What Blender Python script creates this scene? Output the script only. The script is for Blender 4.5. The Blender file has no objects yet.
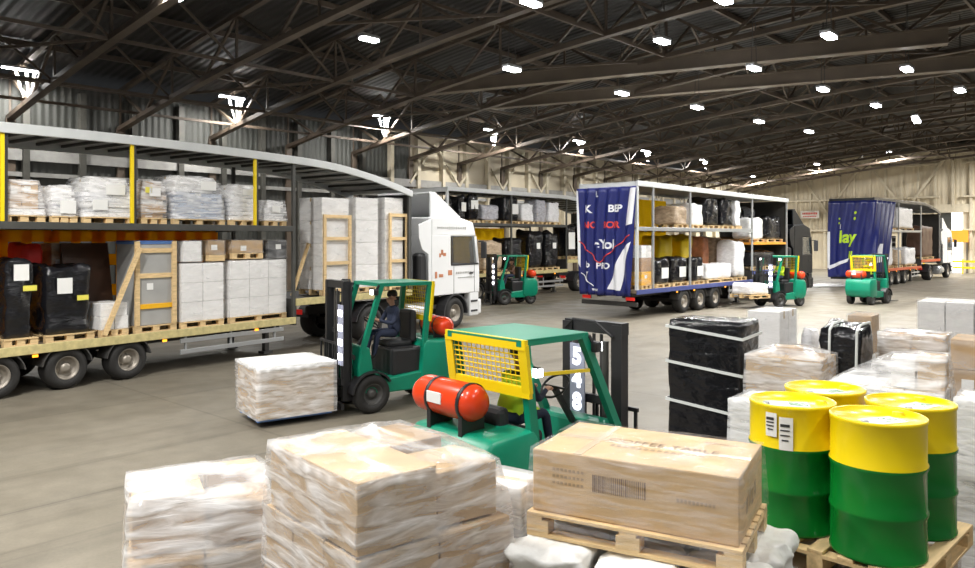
import bpy, bmesh, math, random
from mathutils import Vector, Matrix, noise
C = bpy.context.scene.collection
SC = bpy.context.scene
R = math.radians
F, HX, HY, HC = 760.0, 487.5, 238.0, 2.9      # focal length and horizon in the 975x568 frame, eye height

# ------------------------------------------------------------------ materials
MATS = {}
def mat(name, col, rough=0.5, metal=0.0, var=0.0, vscale=3.0, bump=0.0, bscale=20.0, emit=0.0, stretch=(1, 1, 1), spec=0.5, rand=0.0, coat=0.0):
    m = bpy.data.materials.new(name); m.use_nodes = True
    nt = m.node_tree; N = nt.nodes; Lk = nt.links
    b = N['Principled BSDF']
    b.inputs['Base Color'].default_value = (*col, 1); b.inputs['Roughness'].default_value = rough
    b.inputs['Metallic'].default_value = metal; b.inputs['Specular IOR Level'].default_value = spec
    if coat: b.inputs['Coat Weight'].default_value = coat
    if emit:
        b.inputs['Emission Color'].default_value = (*col, 1); b.inputs['Emission Strength'].default_value = emit
    if var or bump or rand:
        tc = N.new('ShaderNodeTexCoord'); mp = N.new('ShaderNodeMapping'); mp.inputs['Scale'].default_value = stretch
        Lk.new(tc.outputs['Object'], mp.inputs['Vector'])
    if var or rand:
        nz = N.new('ShaderNodeTexNoise'); nz.inputs['Scale'].default_value = vscale; nz.inputs['Detail'].default_value = 5
        Lk.new(mp.outputs[0], nz.inputs['Vector'])
        mr = N.new('ShaderNodeMapRange'); mr.inputs[1].default_value = 0.3; mr.inputs[2].default_value = 0.7
        mr.inputs[3].default_value = 1 - var; mr.inputs[4].default_value = 1 + var
        Lk.new(nz.outputs['Fac'], mr.inputs[0])
        last = mr.outputs[0]
        if rand:
            oi = N.new('ShaderNodeObjectInfo'); r2 = N.new('ShaderNodeMapRange')
            r2.inputs[3].default_value = 1 - rand; r2.inputs[4].default_value = 1 + rand
            Lk.new(oi.outputs['Random'], r2.inputs[0])
            mu = N.new('ShaderNodeMath'); mu.operation = 'MULTIPLY'
            Lk.new(last, mu.inputs[0]); Lk.new(r2.outputs[0], mu.inputs[1]); last = mu.outputs[0]
        hs = N.new('ShaderNodeHueSaturation'); hs.inputs['Color'].default_value = (*col, 1)
        Lk.new(last, hs.inputs['Value']); Lk.new(hs.outputs[0], b.inputs['Base Color'])
    if bump:
        nb = N.new('ShaderNodeTexNoise'); nb.inputs['Scale'].default_value = bscale; nb.inputs['Detail'].default_value = 4
        Lk.new(mp.outputs[0], nb.inputs['Vector'])
        bp = N.new('ShaderNodeBump'); bp.inputs['Strength'].default_value = bump; bp.inputs['Distance'].default_value = 0.03
        Lk.new(nb.outputs['Fac'], bp.inputs['Height']); Lk.new(bp.outputs[0], b.inputs['Normal'])
    MATS[name] = m
    return m

def film_mat(name, col=(0.93, 0.93, 0.94), lo=0.12, hi=0.62, stretch=(2.2, 2.2, 12), rough=0.13):
    m = bpy.data.materials.new(name); m.use_nodes = True
    nt = m.node_tree; N = nt.nodes; Lk = nt.links
    b = N['Principled BSDF']; out = N['Material Output']
    b.inputs['Base Color'].default_value = (*col, 1); b.inputs['Roughness'].default_value = rough
    tr = N.new('ShaderNodeBsdfTransparent'); mx = N.new('ShaderNodeMixShader')
    tc = N.new('ShaderNodeTexCoord'); mp = N.new('ShaderNodeMapping'); mp.inputs['Scale'].default_value = stretch
    mp.inputs['Rotation'].default_value = (0.12, 0.1, 0)
    nz = N.new('ShaderNodeTexNoise'); nz.inputs['Scale'].default_value = 1.3; nz.inputs['Detail'].default_value = 7; nz.inputs['Distortion'].default_value = 0.6
    Lk.new(tc.outputs['Object'], mp.inputs['Vector']); Lk.new(mp.outputs[0], nz.inputs['Vector'])
    mr = N.new('ShaderNodeMapRange'); mr.inputs[1].default_value = 0.38; mr.inputs[2].default_value = 0.68
    mr.inputs[3].default_value = lo; mr.inputs[4].default_value = hi
    Lk.new(nz.outputs['Fac'], mr.inputs[0])
    bp = N.new('ShaderNodeBump'); bp.inputs['Strength'].default_value = 0.7; bp.inputs['Distance'].default_value = 0.02
    Lk.new(nz.outputs['Fac'], bp.inputs['Height']); Lk.new(bp.outputs[0], b.inputs['Normal'])
    Lk.new(mr.outputs[0], mx.inputs[0]); Lk.new(tr.outputs[0], mx.inputs[1]); Lk.new(b.outputs[0], mx.inputs[2])
    Lk.new(mx.outputs[0], out.inputs['Surface'])
    MATS[name] = m

mat('card', (0.45, 0.295, 0.145), 0.75, var=0.12, vscale=4, rand=0.14, bump=0.1, bscale=8)
mat('card_pale', (0.57, 0.40, 0.215), 0.75, var=0.1, vscale=4, rand=0.1, bump=0.1, bscale=8)
mat('card_dark', (0.36, 0.2, 0.08), 0.75, var=0.15, rand=0.15)
mat('card_white', (0.80, 0.79, 0.78), 0.6, var=0.03, vscale=3, rand=0.05, bump=0.05, bscale=6)
mat('tape', (0.55, 0.42, 0.25), 0.25)
mat('ink', (0.2, 0.12, 0.06), 0.8)
mat('ink_pale', (0.4, 0.28, 0.16), 0.8)
mat('paper', (0.8, 0.8, 0.78), 0.6)
mat('paper_yellow', (0.75, 0.68, 0.1), 0.6)
mat('wood', (0.62, 0.40, 0.17), 0.7, var=0.25, vscale=5, stretch=(1, 6, 6), rand=0.1)
mat('wood_pale', (0.72, 0.52, 0.27), 0.7, var=0.18, vscale=5, stretch=(1, 6, 6), rand=0.08)
mat('black_wrap', (0.009, 0.009, 0.011), 0.17, bump=0.9, bscale=5, stretch=(1, 1, 2.2))
mat('white_wrap', (0.80, 0.80, 0.82), 0.3, var=0.12, vscale=6, bump=0.8, bscale=9, stretch=(1, 1, 2.5))
mat('grey_wrap', (0.42, 0.42, 0.46), 0.25, var=0.3, vscale=6, bump=0.8, bscale=9, stretch=(1, 1, 2.5))
mat('blue_wrap', (0.40, 0.45, 0.55), 0.25, var=0.3, vscale=6, bump=0.8, bscale=9, stretch=(1, 1, 2.5))
mat('tan_wrap', (0.48, 0.37, 0.26), 0.25, var=0.25, vscale=5, bump=0.7, bscale=8, stretch=(1, 1, 2.5))
mat('rust_wrap', (0.5, 0.2, 0.1), 0.3, var=0.25, vscale=5, bump=0.6, bscale=8)
mat('sack', (0.84, 0.84, 0.82), 0.5, var=0.04, vscale=5, bump=0.9, bscale=7)
mat('strap_white', (0.75, 0.78, 0.76), 0.4)
film_mat('film', lo=0.14, hi=0.75); film_mat('film_heavy', lo=0.26, hi=0.85); film_mat('film_light', lo=0.03, hi=0.28, stretch=(1.5, 1.5, 5))
film_mat('film_side', col=(0.85, 0.85, 0.92), lo=0.02, hi=0.27, stretch=(3, 3, 26), rough=0.1)
mat('drum_yellow', (0.88, 0.66, 0.004), 0.28, var=0.05, vscale=2, bump=0.03, bscale=10)
mat('drum_green', (0.002, 0.17, 0.02), 0.25, var=0.08, vscale=2, bump=0.03, bscale=10)
mat('teal', (0.0, 0.225, 0.13), 0.4, var=0.06)
mat('yellow', (0.85, 0.62, 0.005), 0.4)
mat('orange_yellow', (0.85, 0.45, 0.01), 0.5, var=0.06)
mat('red_tank', (0.75, 0.055, 0.012), 0.25)
mat('red', (0.75, 0.02, 0.012), 0.5, var=0.1)
mat('tail_red', (0.6, 0.02, 0.015), 0.3, emit=0.25)
mat('amber', (1.0, 0.35, 0.02), 0.3, emit=1.2)
mat('rubber', (0.018, 0.017, 0.016), 0.75, var=0.2, bump=0.2, bscale=30)
mat('rim', (0.30, 0.27, 0.23), 0.45, metal=0.4, var=0.2)
mat('black_metal', (0.02, 0.02, 0.022), 0.45)
mat('dark_steel', (0.06, 0.058, 0.055), 0.5, var=0.2)
mat('grey_steel', (0.42, 0.43, 0.44), 0.35, metal=0.5)
mat('chassis', (0.03, 0.028, 0.026), 0.6, var=0.2)
mat('rave_yellow', (0.55, 0.47, 0.22), 0.6, var=0.2, vscale=8)
mat('rave_blue', (0.05, 0.07, 0.24), 0.45)
mat('rave_orange', (0.55, 0.10, 0.03), 0.5)
mat('deck_wood', (0.16, 0.12, 0.08), 0.7, var=0.2)
mat('roof_pale', (0.60, 0.62, 0.62), 0.4, metal=0.2, var=0.05)
mat('roof_black', (0.035, 0.037, 0.04), 0.35)
mat('post_dark', (0.055, 0.055, 0.05), 0.5, var=0.2)
mat('cab_white', (0.78, 0.79, 0.80), 0.25, coat=0.4)
mat('cab_black', (0.006, 0.007, 0.009), 0.45, spec=0.25)
mat('cab_plastic', (0.03, 0.03, 0.033), 0.5)
mat('seat_black', (0.02, 0.02, 0.022), 0.6)
mat('curtain_blue', (0.012, 0.018, 0.13), 0.35, var=0.1, bump=0.2, bscale=5)
mat('curtain_white', (0.75, 0.76, 0.8), 0.4)
mat('letter_white', (0.75, 0.76, 0.8), 0.45)
mat('letter_red', (0.7, 0.06, 0.05), 0.45)
mat('letter_lime', (0.45, 0.68, 0.02), 0.45)
mat('led', (1.0, 1.0, 1.0), 0.4, emit=6.0)
mat('digit', (0.95, 0.97, 1.0), 0.4, emit=1.1)
mat('plate', (0.36, 0.38, 0.50), 0.35)
mat('lamp_lens', (0.93, 0.96, 1.0), 0.3, emit=25.0)
mat('lamp_body', (0.5, 0.5, 0.52), 0.4, metal=0.5)
mat('bracket', (0.72, 0.72, 0.72), 0.5)
mat('skin', (0.55, 0.30, 0.2), 0.5)
mat('hair', (0.03, 0.02, 0.015), 0.6)
mat('navy', (0.02, 0.028, 0.06), 0.8)
mat('hivis', (0.55, 0.80, 0.02), 0.6)
mat('boot', (0.02, 0.016, 0.014), 0.6)
mat('panel_brown', (0.10, 0.05, 0.03), 0.45, var=0.2)
mat('crate_grey', (0.36, 0.36, 0.35), 0.6, var=0.08)
mat('blue_foam', (0.10, 0.22, 0.55), 0.5)
mat('board_orange', (0.85, 0.35, 0.03), 0.5)
mat('sign_white', (0.8, 0.78, 0.76), 0.5)
m = mat('glass', (0.10, 0.12, 0.13), 0.05)
m.node_tree.nodes['Principled BSDF'].inputs['Alpha'].default_value = 0.3

# floor: worn concrete
def floor_mat():
    m = bpy.data.materials.new('floor'); m.use_nodes = True; nt = m.node_tree; N = nt.nodes; Lk = nt.links
    b = N['Principled BSDF']; tc = N.new('ShaderNodeTexCoord')
    def nz(scale, detail=6, dist=0.0, st=(1, 1, 1)):
        mp = N.new('ShaderNodeMapping'); mp.inputs['Scale'].default_value = st; mp.inputs['Rotation'].default_value = (0, 0, 0.8)
        n = N.new('ShaderNodeTexNoise'); n.inputs['Scale'].default_value = scale; n.inputs['Detail'].default_value = detail; n.inputs['Distortion'].default_value = dist
        Lk.new(tc.outputs['Object'], mp.inputs[0]); Lk.new(mp.outputs[0], n.inputs['Vector']); return n.outputs['Fac']
    def ramp(s, a, c, va, vb):
        r = N.new('ShaderNodeMapRange'); r.inputs[1].default_value = a; r.inputs[2].default_value = c; r.inputs[3].default_value = va; r.inputs[4].default_value = vb
        Lk.new(s, r.inputs[0]); return r.outputs[0]
    def mul(a, c):
        q = N.new('ShaderNodeMath'); q.operation = 'MULTIPLY'; Lk.new(a, q.inputs[0]); Lk.new(c, q.inputs[1]); return q.outputs[0]
    v = mul(mul(ramp(nz(0.35), 0.3, 0.7, 0.86, 1.14), ramp(nz(3.0, 8), 0.3, 0.7, 0.9, 1.1)), ramp(nz(0.8, 5, 1.0, (0.15, 1.6, 1)), 0.35, 0.5, 0.84, 1.0))
    v = mul(v, ramp(nz(30, 3), 0.35, 0.65, 0.95, 1.05))
    mp = N.new('ShaderNodeMapping'); mp.inputs['Scale'].default_value = (0.16, 0.22, 1); Lk.new(tc.outputs['Object'], mp.inputs[0])
    br = N.new('ShaderNodeTexBrick'); br.offset = 0.0; br.inputs['Scale'].default_value = 1.0; br.inputs['Mortar Size'].default_value = 0.004; br.inputs['Brick Width'].default_value = 1.0; br.inputs['Row Height'].default_value = 1.0
    br.inputs['Color1'].default_value = (1, 1, 1, 1); br.inputs['Color2'].default_value = (0.97, 0.97, 0.97, 1); br.inputs['Mortar'].default_value = (0.72, 0.72, 0.72, 1)
    Lk.new(mp.outputs[0], br.inputs[0]); v = mul(v, br.outputs['Color'])
    v = mul(v, ramp(nz(1.1, 4, 0.4, (0.08, 3.5, 1)), 0.60, 0.72, 1.0, 0.80))
    h = N.new('ShaderNodeHueSaturation'); h.inputs['Color'].default_value = (0.19, 0.168, 0.13, 1)
    Lk.new(v, h.inputs['Value']); Lk.new(h.outputs[0], b.inputs['Base Color'])
    Lk.new(ramp(nz(1.2), 0.3, 0.7, 0.38, 0.6), b.inputs['Roughness'])
    MATS['floor'] = m
floor_mat()

def ribbed(name, col, scale, axis, rough=0.6, var=0.2, strength=0.6, vs=0.6):
    m = mat(name, col, rough, var=var, vscale=vs); nt = m.node_tree; N = nt.nodes; Lk = nt.links
    tc = N.new('ShaderNodeTexCoord'); w = N.new('ShaderNodeTexWave'); w.bands_direction = axis; w.inputs['Scale'].default_value = scale
    bp = N.new('ShaderNodeBump'); bp.inputs['Strength'].default_value = strength; bp.inputs['Distance'].default_value = 0.05
    Lk.new(tc.outputs['Object'], w.inputs[0]); Lk.new(w.outputs['Fac'], bp.inputs['Height']); Lk.new(bp.outputs[0], N['Principled BSDF'].inputs['Normal'])
mat('wall_post', (0.07, 0.068, 0.058), 0.6, var=0.15)
ribbed('wall_grey', (0.05, 0.052, 0.046), 1.2, 'X')
ribbed('wall_cream', (0.58, 0.51, 0.38), 0.9, 'Y', var=0.12)
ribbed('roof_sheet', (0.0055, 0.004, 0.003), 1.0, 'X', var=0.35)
mat('cream_post', (0.56, 0.50, 0.38), 0.6, var=0.12)
mat('truss_paint', (0.095, 0.07, 0.05), 0.6, var=0.25, vscale=1.5)
mat('girder_paint', (0.17, 0.135, 0.10), 0.6, var=0.15, vscale=1.0)
mat('band_pale', (0.30, 0.295, 0.28), 0.5, var=0.15)
mat('header_dark', (0.06, 0.055, 0.045), 0.6)
mat('daylight', (1.0, 0.97, 0.95), 0.5, emit=1.2)

def translucent(name, col):
    m = mat(name, col, 0.5); nt = m.node_tree; N = nt.nodes; Lk = nt.links
    t = N.new('ShaderNodeBsdfTranslucent'); t.inputs[0].default_value = (*col, 1); mx = N.new('ShaderNodeMixShader'); mx.inputs[0].default_value = 0.75
    Lk.new(N['Principled BSDF'].outputs[0], mx.inputs[1]); Lk.new(t.outputs[0], mx.inputs[2]); Lk.new(mx.outputs[0], N['Material Output'].inputs['Surface'])
translucent('curtain_yellow', (0.95, 0.58, 0.01))
# ------------------------------------------------------------------ mesh helpers
def new(): return bmesh.new()
def box(bm, c, s, rz=0.0, bev=0.0, M=None, mi=0):
    g = bmesh.ops.create_cube(bm, size=1.0)
    vs = g['verts']
    bmesh.ops.scale(bm, vec=s, verts=vs)
    T = Matrix.Translation(c) @ Matrix.Rotation(rz, 4, 'Z') if M is None else M
    if bev:
        es = list({e for v in vs for e in v.link_edges})
        r = bmesh.ops.bevel(bm, geom=es, offset=min(bev, min(s) * 0.45), segments=2, affect='EDGES', profile=0.5)
        vs = list({v for f in r['faces'] for v in f.verts} | {v for v in vs if v.is_valid})
    bmesh.ops.transform(bm, matrix=T, verts=vs)
    if mi:
        for f in {f for v in vs for f in v.link_faces}: f.material_index = mi
    return vs
def align(p0, p1):
    p0, p1 = Vector(p0), Vector(p1); d = p1 - p0
    q = d.to_track_quat('Z', 'Y').to_matrix().to_4x4()
    return Matrix.Translation((p0 + p1) / 2) @ q, d.length
def tube(bm, p0, p1, r, seg=8, r2=None):
    M, L = align(p0, p1)
    g = bmesh.ops.create_cone(bm, cap_ends=True, segments=seg, radius1=r, radius2=r if r2 is None else r2, depth=L)
    bmesh.ops.transform(bm, matrix=M, verts=g['verts'])
def bar(bm, p0, p1, w, h):
    """rectangular bar; w across, h in the upright direction"""
    p0, p1 = Vector(p0), Vector(p1); d = (p1 - p0); L = d.length; x = d.normalized()
    up = Vector((0, 0, 1)) if abs(x.z) < 0.95 else Vector((1, 0, 0))
    y = up.cross(x).normalized(); z = x.cross(y)
    M = Matrix((x, y, z)).transposed().to_4x4(); M.translation = (p0 + p1) / 2
    g = bmesh.ops.create_cube(bm, size=1.0)
    bmesh.ops.scale(bm, vec=(L, w, h), verts=g['verts']); bmesh.ops.transform(bm, matrix=M, verts=g['verts'])
def path(bm, pts, r, seg=8):
    for a, c in zip(pts[:-1], pts[1:]): tube(bm, a, c, r, seg)
def lathe(bm, prof, seg=24, M=None, mi=None):
    """profile of (radius, z), revolved about z"""
    rings = []
    for r, z in prof:
        rings.append([bm.verts.new((r * math.cos(2 * math.pi * k / seg), r * math.sin(2 * math.pi * k / seg), z)) for k in range(seg)] if r > 1e-6 else [bm.verts.new((0, 0, z))])
    for i in range(len(rings) - 1):
        a, c = rings[i], rings[i + 1]
        for k in range(seg):
            j = (k + 1) % seg
            if len(a) > 1 and len(c) > 1: f = bm.faces.new((a[k], a[j], c[j], c[k]))
            elif len(a) > 1: f = bm.faces.new((a[k], a[j], c[0]))
            else: f = bm.faces.new((a[0], c[j], c[k]))
            f.smooth = True
            if mi: f.material_index = mi[i]
    vs = [v for r in rings for v in r]
    if M is not None: bmesh.ops.transform(bm, matrix=M, verts=vs)
    return vs
def prism(bm, poly, y0, y1, bev=0.0):
    """polygon in (x, z) extruded along y"""
    a = [bm.verts.new((x, y0, z)) for x, z in poly]; c = [bm.verts.new((x, y1, z)) for x, z in poly]
    n = len(poly); fs = [bm.faces.new(a), bm.faces.new(c[::-1])]
    for i in range(n): fs.append(bm.faces.new((a[i], c[i], c[(i + 1) % n], a[(i + 1) % n])))
    bmesh.ops.recalc_face_normals(bm, faces=fs)
    if bev:
        bmesh.ops.bevel(bm, geom=list({e for f in fs for e in f.edges}), offset=bev, segments=2, affect='EDGES', profile=0.5)
def grid(bm, f, nu, nv):
    V = [[bm.verts.new(f(i / nu, j / nv)) for j in range(nv + 1)] for i in range(nu + 1)]
    for i in range(nu):
        for j in range(nv):
            q = bm.faces.new((V[i][j], V[i + 1][j], V[i + 1][j + 1], V[i][j + 1])); q.smooth = True
def lump_bm(w, d, h, seed, amp=0.04, r=0.12, n=7, freq=2.2, top=0.0):
    """crumpled, rounded load standing on z = 0"""
    bm = new(); bmesh.ops.create_cube(bm, size=1.0)
    bmesh.ops.subdivide_edges(bm, edges=bm.edges[:], cuts=n, use_grid_fill=True)
    r = min(r, w * 0.45, d * 0.45, h * 0.45)
    hs = Vector((w / 2 - r, d / 2 - r, h / 2 - r)); sd = Vector((seed * 7.13, seed * 3.7, seed * 1.9))
    for v in bm.verts:
        q = Vector((v.co.x * w, v.co.y * d, v.co.z * h))
        c = Vector([max(-hs[i], min(hs[i], q[i])) for i in range(3)])
        e = q - c
        if e.length > 1e-6: q = c + e.normalized() * min(r, e.length) if e.length > r else q
        nrm = (q - c).normalized() if (q - c).length > 1e-6 else q.normalized()
        k = noise.noise(q * freq + sd) + 0.5 * noise.noise(q * freq * 2.3 + sd)
        q += nrm * amp * (k - 0.35)
        if q.z > 0: q.z += top * h * noise.noise(Vector((q.x, q.y, 0)) * 1.6 + sd) * (q.z / h)
        v.co = q
    zm = min(v.co.z for v in bm.verts)
    for v in bm.verts: v.co.z = max(0.0, v.co.z - zm - amp * 0.5)
    for f in bm.faces: f.smooth = True
    return bm

# ------------------------------------------------------------------ object helpers
def mesh_of(name, bm, mats, smooth_angle=None):
    me = bpy.data.meshes.new(name); bm.normal_update(); bm.to_mesh(me); bm.free()
    for k in (mats if isinstance(mats, (list, tuple)) else [mats]): me.materials.append(MATS[k])
    if smooth_angle:
        for p in me.polygons: p.use_smooth = True
        try: me.set_sharp_from_angle(angle=R(smooth_angle))
        except Exception: pass
    return me
def link(name, me, parent=None, loc=(0, 0, 0), rz=0.0):
    o = bpy.data.objects.new(name, me); C.objects.link(o); o.location = loc; o.rotation_euler = (0, 0, rz)
    if parent: o.parent = parent
    return o
def part(name, bm, mats, parent, loc=(0, 0, 0), rz=0.0, label=None, sm=None):
    o = link(name, mesh_of(name, bm, mats, sm), parent, loc, rz)
    if label: o['label'] = label
    return o
def tag(o, label, cat, group=None, kind=None):
    o['label'] = label; o['category'] = cat
    if group: o['group'] = group
    if kind: o['kind'] = kind
    return o
def thing(name, label, cat, loc, rz=0.0, group=None):
    return tag(link(name, None, None, loc, rz), label, cat, group)
def single(name, bm, mats, label, cat, loc=(0, 0, 0), rz=0.0, group=None, sm=None):
    return tag(part(name, bm, mats, None, loc, rz, None, sm), label, cat, group)
def struct(name, bm, mats, parent=None, sm=None, rz=0.0):
    o = part(name, bm, mats, parent, (0, 0, 0), rz, None, sm)
    if parent is None: o['kind'] = 'structure'
    return o
def dup(o, parent, loc, rz=0.0):
    c = o.copy(); C.objects.link(c); c.parent = parent; c.location = loc; c.rotation_euler = (0, 0, rz)
    for ch in list(o.children):
        d = ch.copy(); C.objects.link(d); d.parent = c
    return c
def text_bm(s, size, bold=0.0):
    cu = bpy.data.curves.new('lettering', 'FONT'); cu.body = s; cu.size = size; cu.align_x = 'CENTER'; cu.align_y = 'CENTER'; cu.offset = bold
    o = bpy.data.objects.new('lettering', cu); C.objects.link(o)
    dg = bpy.context.evaluated_depsgraph_get(); me = bpy.data.meshes.new_from_object(o.evaluated_get(dg))
    bm = new(); bm.from_mesh(me); bpy.data.meshes.remove(me)
    bpy.data.objects.remove(o); bpy.data.curves.remove(cu)
    return bm
def at_z(px, py, z):
    D = F * (HC - z) / (py - HY); return Vector(((px - HX) / F * D, D, z))
class Frame:
    """a vehicle's own axes: x forward from its rear, y to its left, origin on the ground at the rear centre"""
    def __init__(s, near_rear, th, half=1.25):
        s.f = Vector((math.sin(R(th)), math.cos(R(th)))); s.l = Vector((-s.f.y, s.f.x)); s.o = Vector(near_rear) + s.l * half
        s.rz = R(90 - th); s.half = half; s.step = 9.2; s.zg = 1.4; s.top = lambda x: 9.0; s.zup = 9.0; s.shelf = None
    def W(s, x, y, z): p = s.o + s.f * x + s.l * y; return (p.x, p.y, z)
    def x_at(s, px, y=None):
        y = -s.half if y is None else y; p = s.o + s.l * y; r = (px - HX) / F
        return (r * p.y - p.x) / (s.f.x - r * s.f.y)
    def z_at(s, py, x, y=None):
        y = -s.half if y is None else y; p = s.o + s.f * x + s.l * y; return HC + (HY - py) * p.y / F

# hall axes: u along the hall, v across it (to the right), camera at the origin
TH = 42.0
hu = Vector((math.sin(R(TH)), math.cos(R(TH)))); hv = Vector((hu.y, -hu.x))
def H(u, v, z): p = hu * u + hv * v; return Vector((p.x, p.y, z))
HALL_RZ = R(90 - TH)       # local x = u, local y = -v
# ------------------------------------------------------------------ the hall
VW, UF = 31.0, 74.0
def zl(v): return 9.8 - 2.6 * (v / VW) ** 2
bm = new(); box(bm, (30, 0, -0.1), (110, 74, 0.2)); struct('floor', bm, 'floor', rz=HALL_RZ)
# left wall: grey sheeting near, cream boarding further down, both up to the eaves
bm = new(); box(bm, (7, VW + 0.15, 4.3), (42, 0.3, 8.6)); struct('wall_left', bm, 'wall_grey', rz=HALL_RZ)
bm = new(); box(bm, (51, VW + 0.15, 4.3), (46, 0.3, 8.6)); struct('wall_left_2', bm, 'wall_cream', rz=HALL_RZ)
bm = new()
for z, h in ((5.9, 0.4), (5.2, 0.16)): box(bm, (30, VW - 0.1, z), (88, 0.2, h))
struct('trim_1', bm, 'band_pale', rz=HALL_RZ)
bm = new()
k = 0; u = -10.0
while u < 73:
    box(bm, (u, VW - 0.16, 4.2), (0.22, 0.3, 8.4), mi=0 if u > 26 else 1); u += 1.925
u = 27.9
while u < 72:
    bar(bm, (u, VW - 0.2, 5.9), (u + 1.92, VW - 0.2, 8.2), 0.1, 0.12); bar(bm, (u + 3.85, VW - 0.2, 5.9), (u + 1.92, VW - 0.2, 8.2), 0.1, 0.12); u += 3.85
struct('trim_2', bm, ('cream_post', 'wall_post'), rz=HALL_RZ)
# far wall with its doorway
YA, YB, ZD = 14.7, 13.0, 5.2
bm = new()
box(bm, (UF + 0.15, (VW + YA) / 2, 5.3), (0.3, VW - YA, 10.6)); box(bm, (UF + 0.15, (YB - 24) / 2, 5.3), (0.3, YB + 24, 10.6))
box(bm, (UF + 0.15, (YA + YB) / 2, (ZD + 10.6) / 2), (0.3, YA - YB, 10.6 - ZD))
struct('wall_far', bm, 'wall_cream', rz=HALL_RZ)
bm = new(); y = VW - 0.4
while y > -22:
    if not (YB < y < YA): box(bm, (UF - 0.12, y, 5.1), (0.24, 0.2, 10.2))
    else: box(bm, (UF - 0.12, y, 7.6), (0.24, 0.2, 4.8))
    y -= 1.3
for z in (3.6, 6.4, 9.2):
    box(bm, (UF - 0.2, (VW + YA) / 2, z), (0.3, VW - YA, 0.16)); box(bm, (UF - 0.2, (YB - 22) / 2, z), (0.3, YB + 22, 0.16))
for y0 in (27, 20.5, 9.6, 3.2, -3.4):
    bar(bm, (UF - 0.3, y0, 9.9), (UF - 0.3, y0 - 3.2, 5.2), 0.14, 0.18); bar(bm, (UF - 0.3, y0 - 6.4, 9.9), (UF - 0.3, y0 - 3.2, 5.2), 0.14, 0.18)
struct('trim_3', bm, 'cream_post', rz=HALL_RZ)
bm = new(); box(bm, (UF - 0.5, 3.5, 10.55), (0.9, 55, 0.5)); box(bm, (UF - 0.2, 3.5, 11.3), (0.2, 55, 1.2)); struct('trim_4', bm, 'header_dark', rz=HALL_RZ)
# doorway: sheeting door half drawn, daylight strip curtain beside it
d = struct('door_1', (lambda b: (box(b, (UF + 0.1, YA - 0.42, ZD / 2), (0.12, 0.84, ZD)), b)[1])(new()), 'wall_grey', rz=HALL_RZ)
bm = new()
for k in range(5): box(bm, (UF + 0.08 + 0.03 * (k % 2), YA - 0.93 - k * 0.165, ZD / 2), (0.02, 0.18, ZD))
part('strip_curtain', bm, 'daylight', d)
bm = new(); box(bm, (UF - 0.05, (YA + YB) / 2, ZD + 0.2), (0.3, YA - YB + 1.5, 0.7)); part('door_header', bm, 'cream_post', d)
# roof sheeting and purlins
def zr(v): return zl(v) + 1.75
bm = new()
grid(bm, lambda a, b: (-16 + 92 * a, VW + 0.6 - b * 2 * (VW + 0.6), zr(VW + 0.6 - b * 2 * (VW + 0.6))), 4, 40)
for f in list(bm.faces): pass
r = bmesh.ops.extrude_face_region(bm, geom=bm.faces[:])
for e in r['geom']:
    if isinstance(e, bmesh.types.BMVert): e.co.z += 0.12
bmesh.ops.recalc_face_normals(bm, faces=bm.faces[:])
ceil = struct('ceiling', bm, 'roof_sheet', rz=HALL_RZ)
for v in range(-28, 32, 4):
    bm = new(); bar(bm, (-16, -v, zr(v) - 0.14), (75, -v, zr(v) - 0.14), 0.1, 0.18); part('purlin', bm, 'truss_paint', ceil)
# arched lattice trusses
def truss_mesh():
    bm = new(); n = 28; P = [-VW + 2 * VW * i / n for i in range(n + 1)]
    lo = [Vector((0, -v, zl(v))) for v in P]; hi = [Vector((0, -v, zl(v) + 1.5)) for v in P]
    for i in range(n):
        bar(bm, lo[i], lo[i + 1], 0.26, 0.16); bar(bm, hi[i], hi[i + 1], 0.18, 0.14)
        bar(bm, (lo if i % 2 else hi)[i], (hi if i % 2 else lo)[i + 1], 0.09, 0.09)
        if i % 2 == 0: bar(bm, lo[i], hi[i], 0.07, 0.07)
    bar(bm, lo[0], (0, VW, 0.0), 0.26, 0.3)
    return mesh_of('roof_truss', bm, 'truss_paint')
tm = truss_mesh(); UT = [1.1 + 3.85 * i for i in range(19)]
for u in UT:
    p = H(u, 0, 0); o = link('roof_truss', tm, None, p, HALL_RZ); o['kind'] = 'structure'
# bracing that runs along the hall between the trusses
def brace(name, v, dz, cross):
    bm = new()
    bar(bm, (-3, -v, zl(v) + dz), (72, -v, zl(v) + dz), 0.08, 0.1)
    if cross:
        for a in UT[:-1]:
            bar(bm, (a, -v, zl(v)), (a + 1.92, -v, zl(v) + 1.5), 0.07, 0.07); bar(bm, (a + 3.85, -v, zl(v)), (a + 1.92, -v, zl(v) + 1.5), 0.07, 0.07)
    struct(name, bm, 'truss_paint', rz=HALL_RZ)
for k, (v, dz, cr) in enumerate(((-29.2, 0.15, False), (-28.4, 0.55, False), (-26.6, 0, True), (-22.1, 0, True), (-13.3, 0, True), (-4.4, 0, True), (4.4, 0, True), (13.3, 0, False), (-17.7, 1.5, False), (-8.9, 1.5, False))):
    brace('trim_%d' % (k + 5), v, dz, cr)
bm = new()
for i, u in enumerate(UT[:-1]):          # sway bracing seen crossing between neighbouring trusses
    for v in (-26, -18, -10, -2, 6):
        if (i + int(v / 4)) % 2: bar(bm, (u, -v, zl(v)), (u + 3.85, -(v + 4), zl(v + 4)), 0.07, 0.08)
        else: bar(bm, (u + 3.85, -v, zl(v) + 1.4), (u, -(v + 4), zl(v + 4) + 1.4), 0.07, 0.08)
struct('trim_15', bm, 'truss_paint', rz=HALL_RZ)
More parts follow.
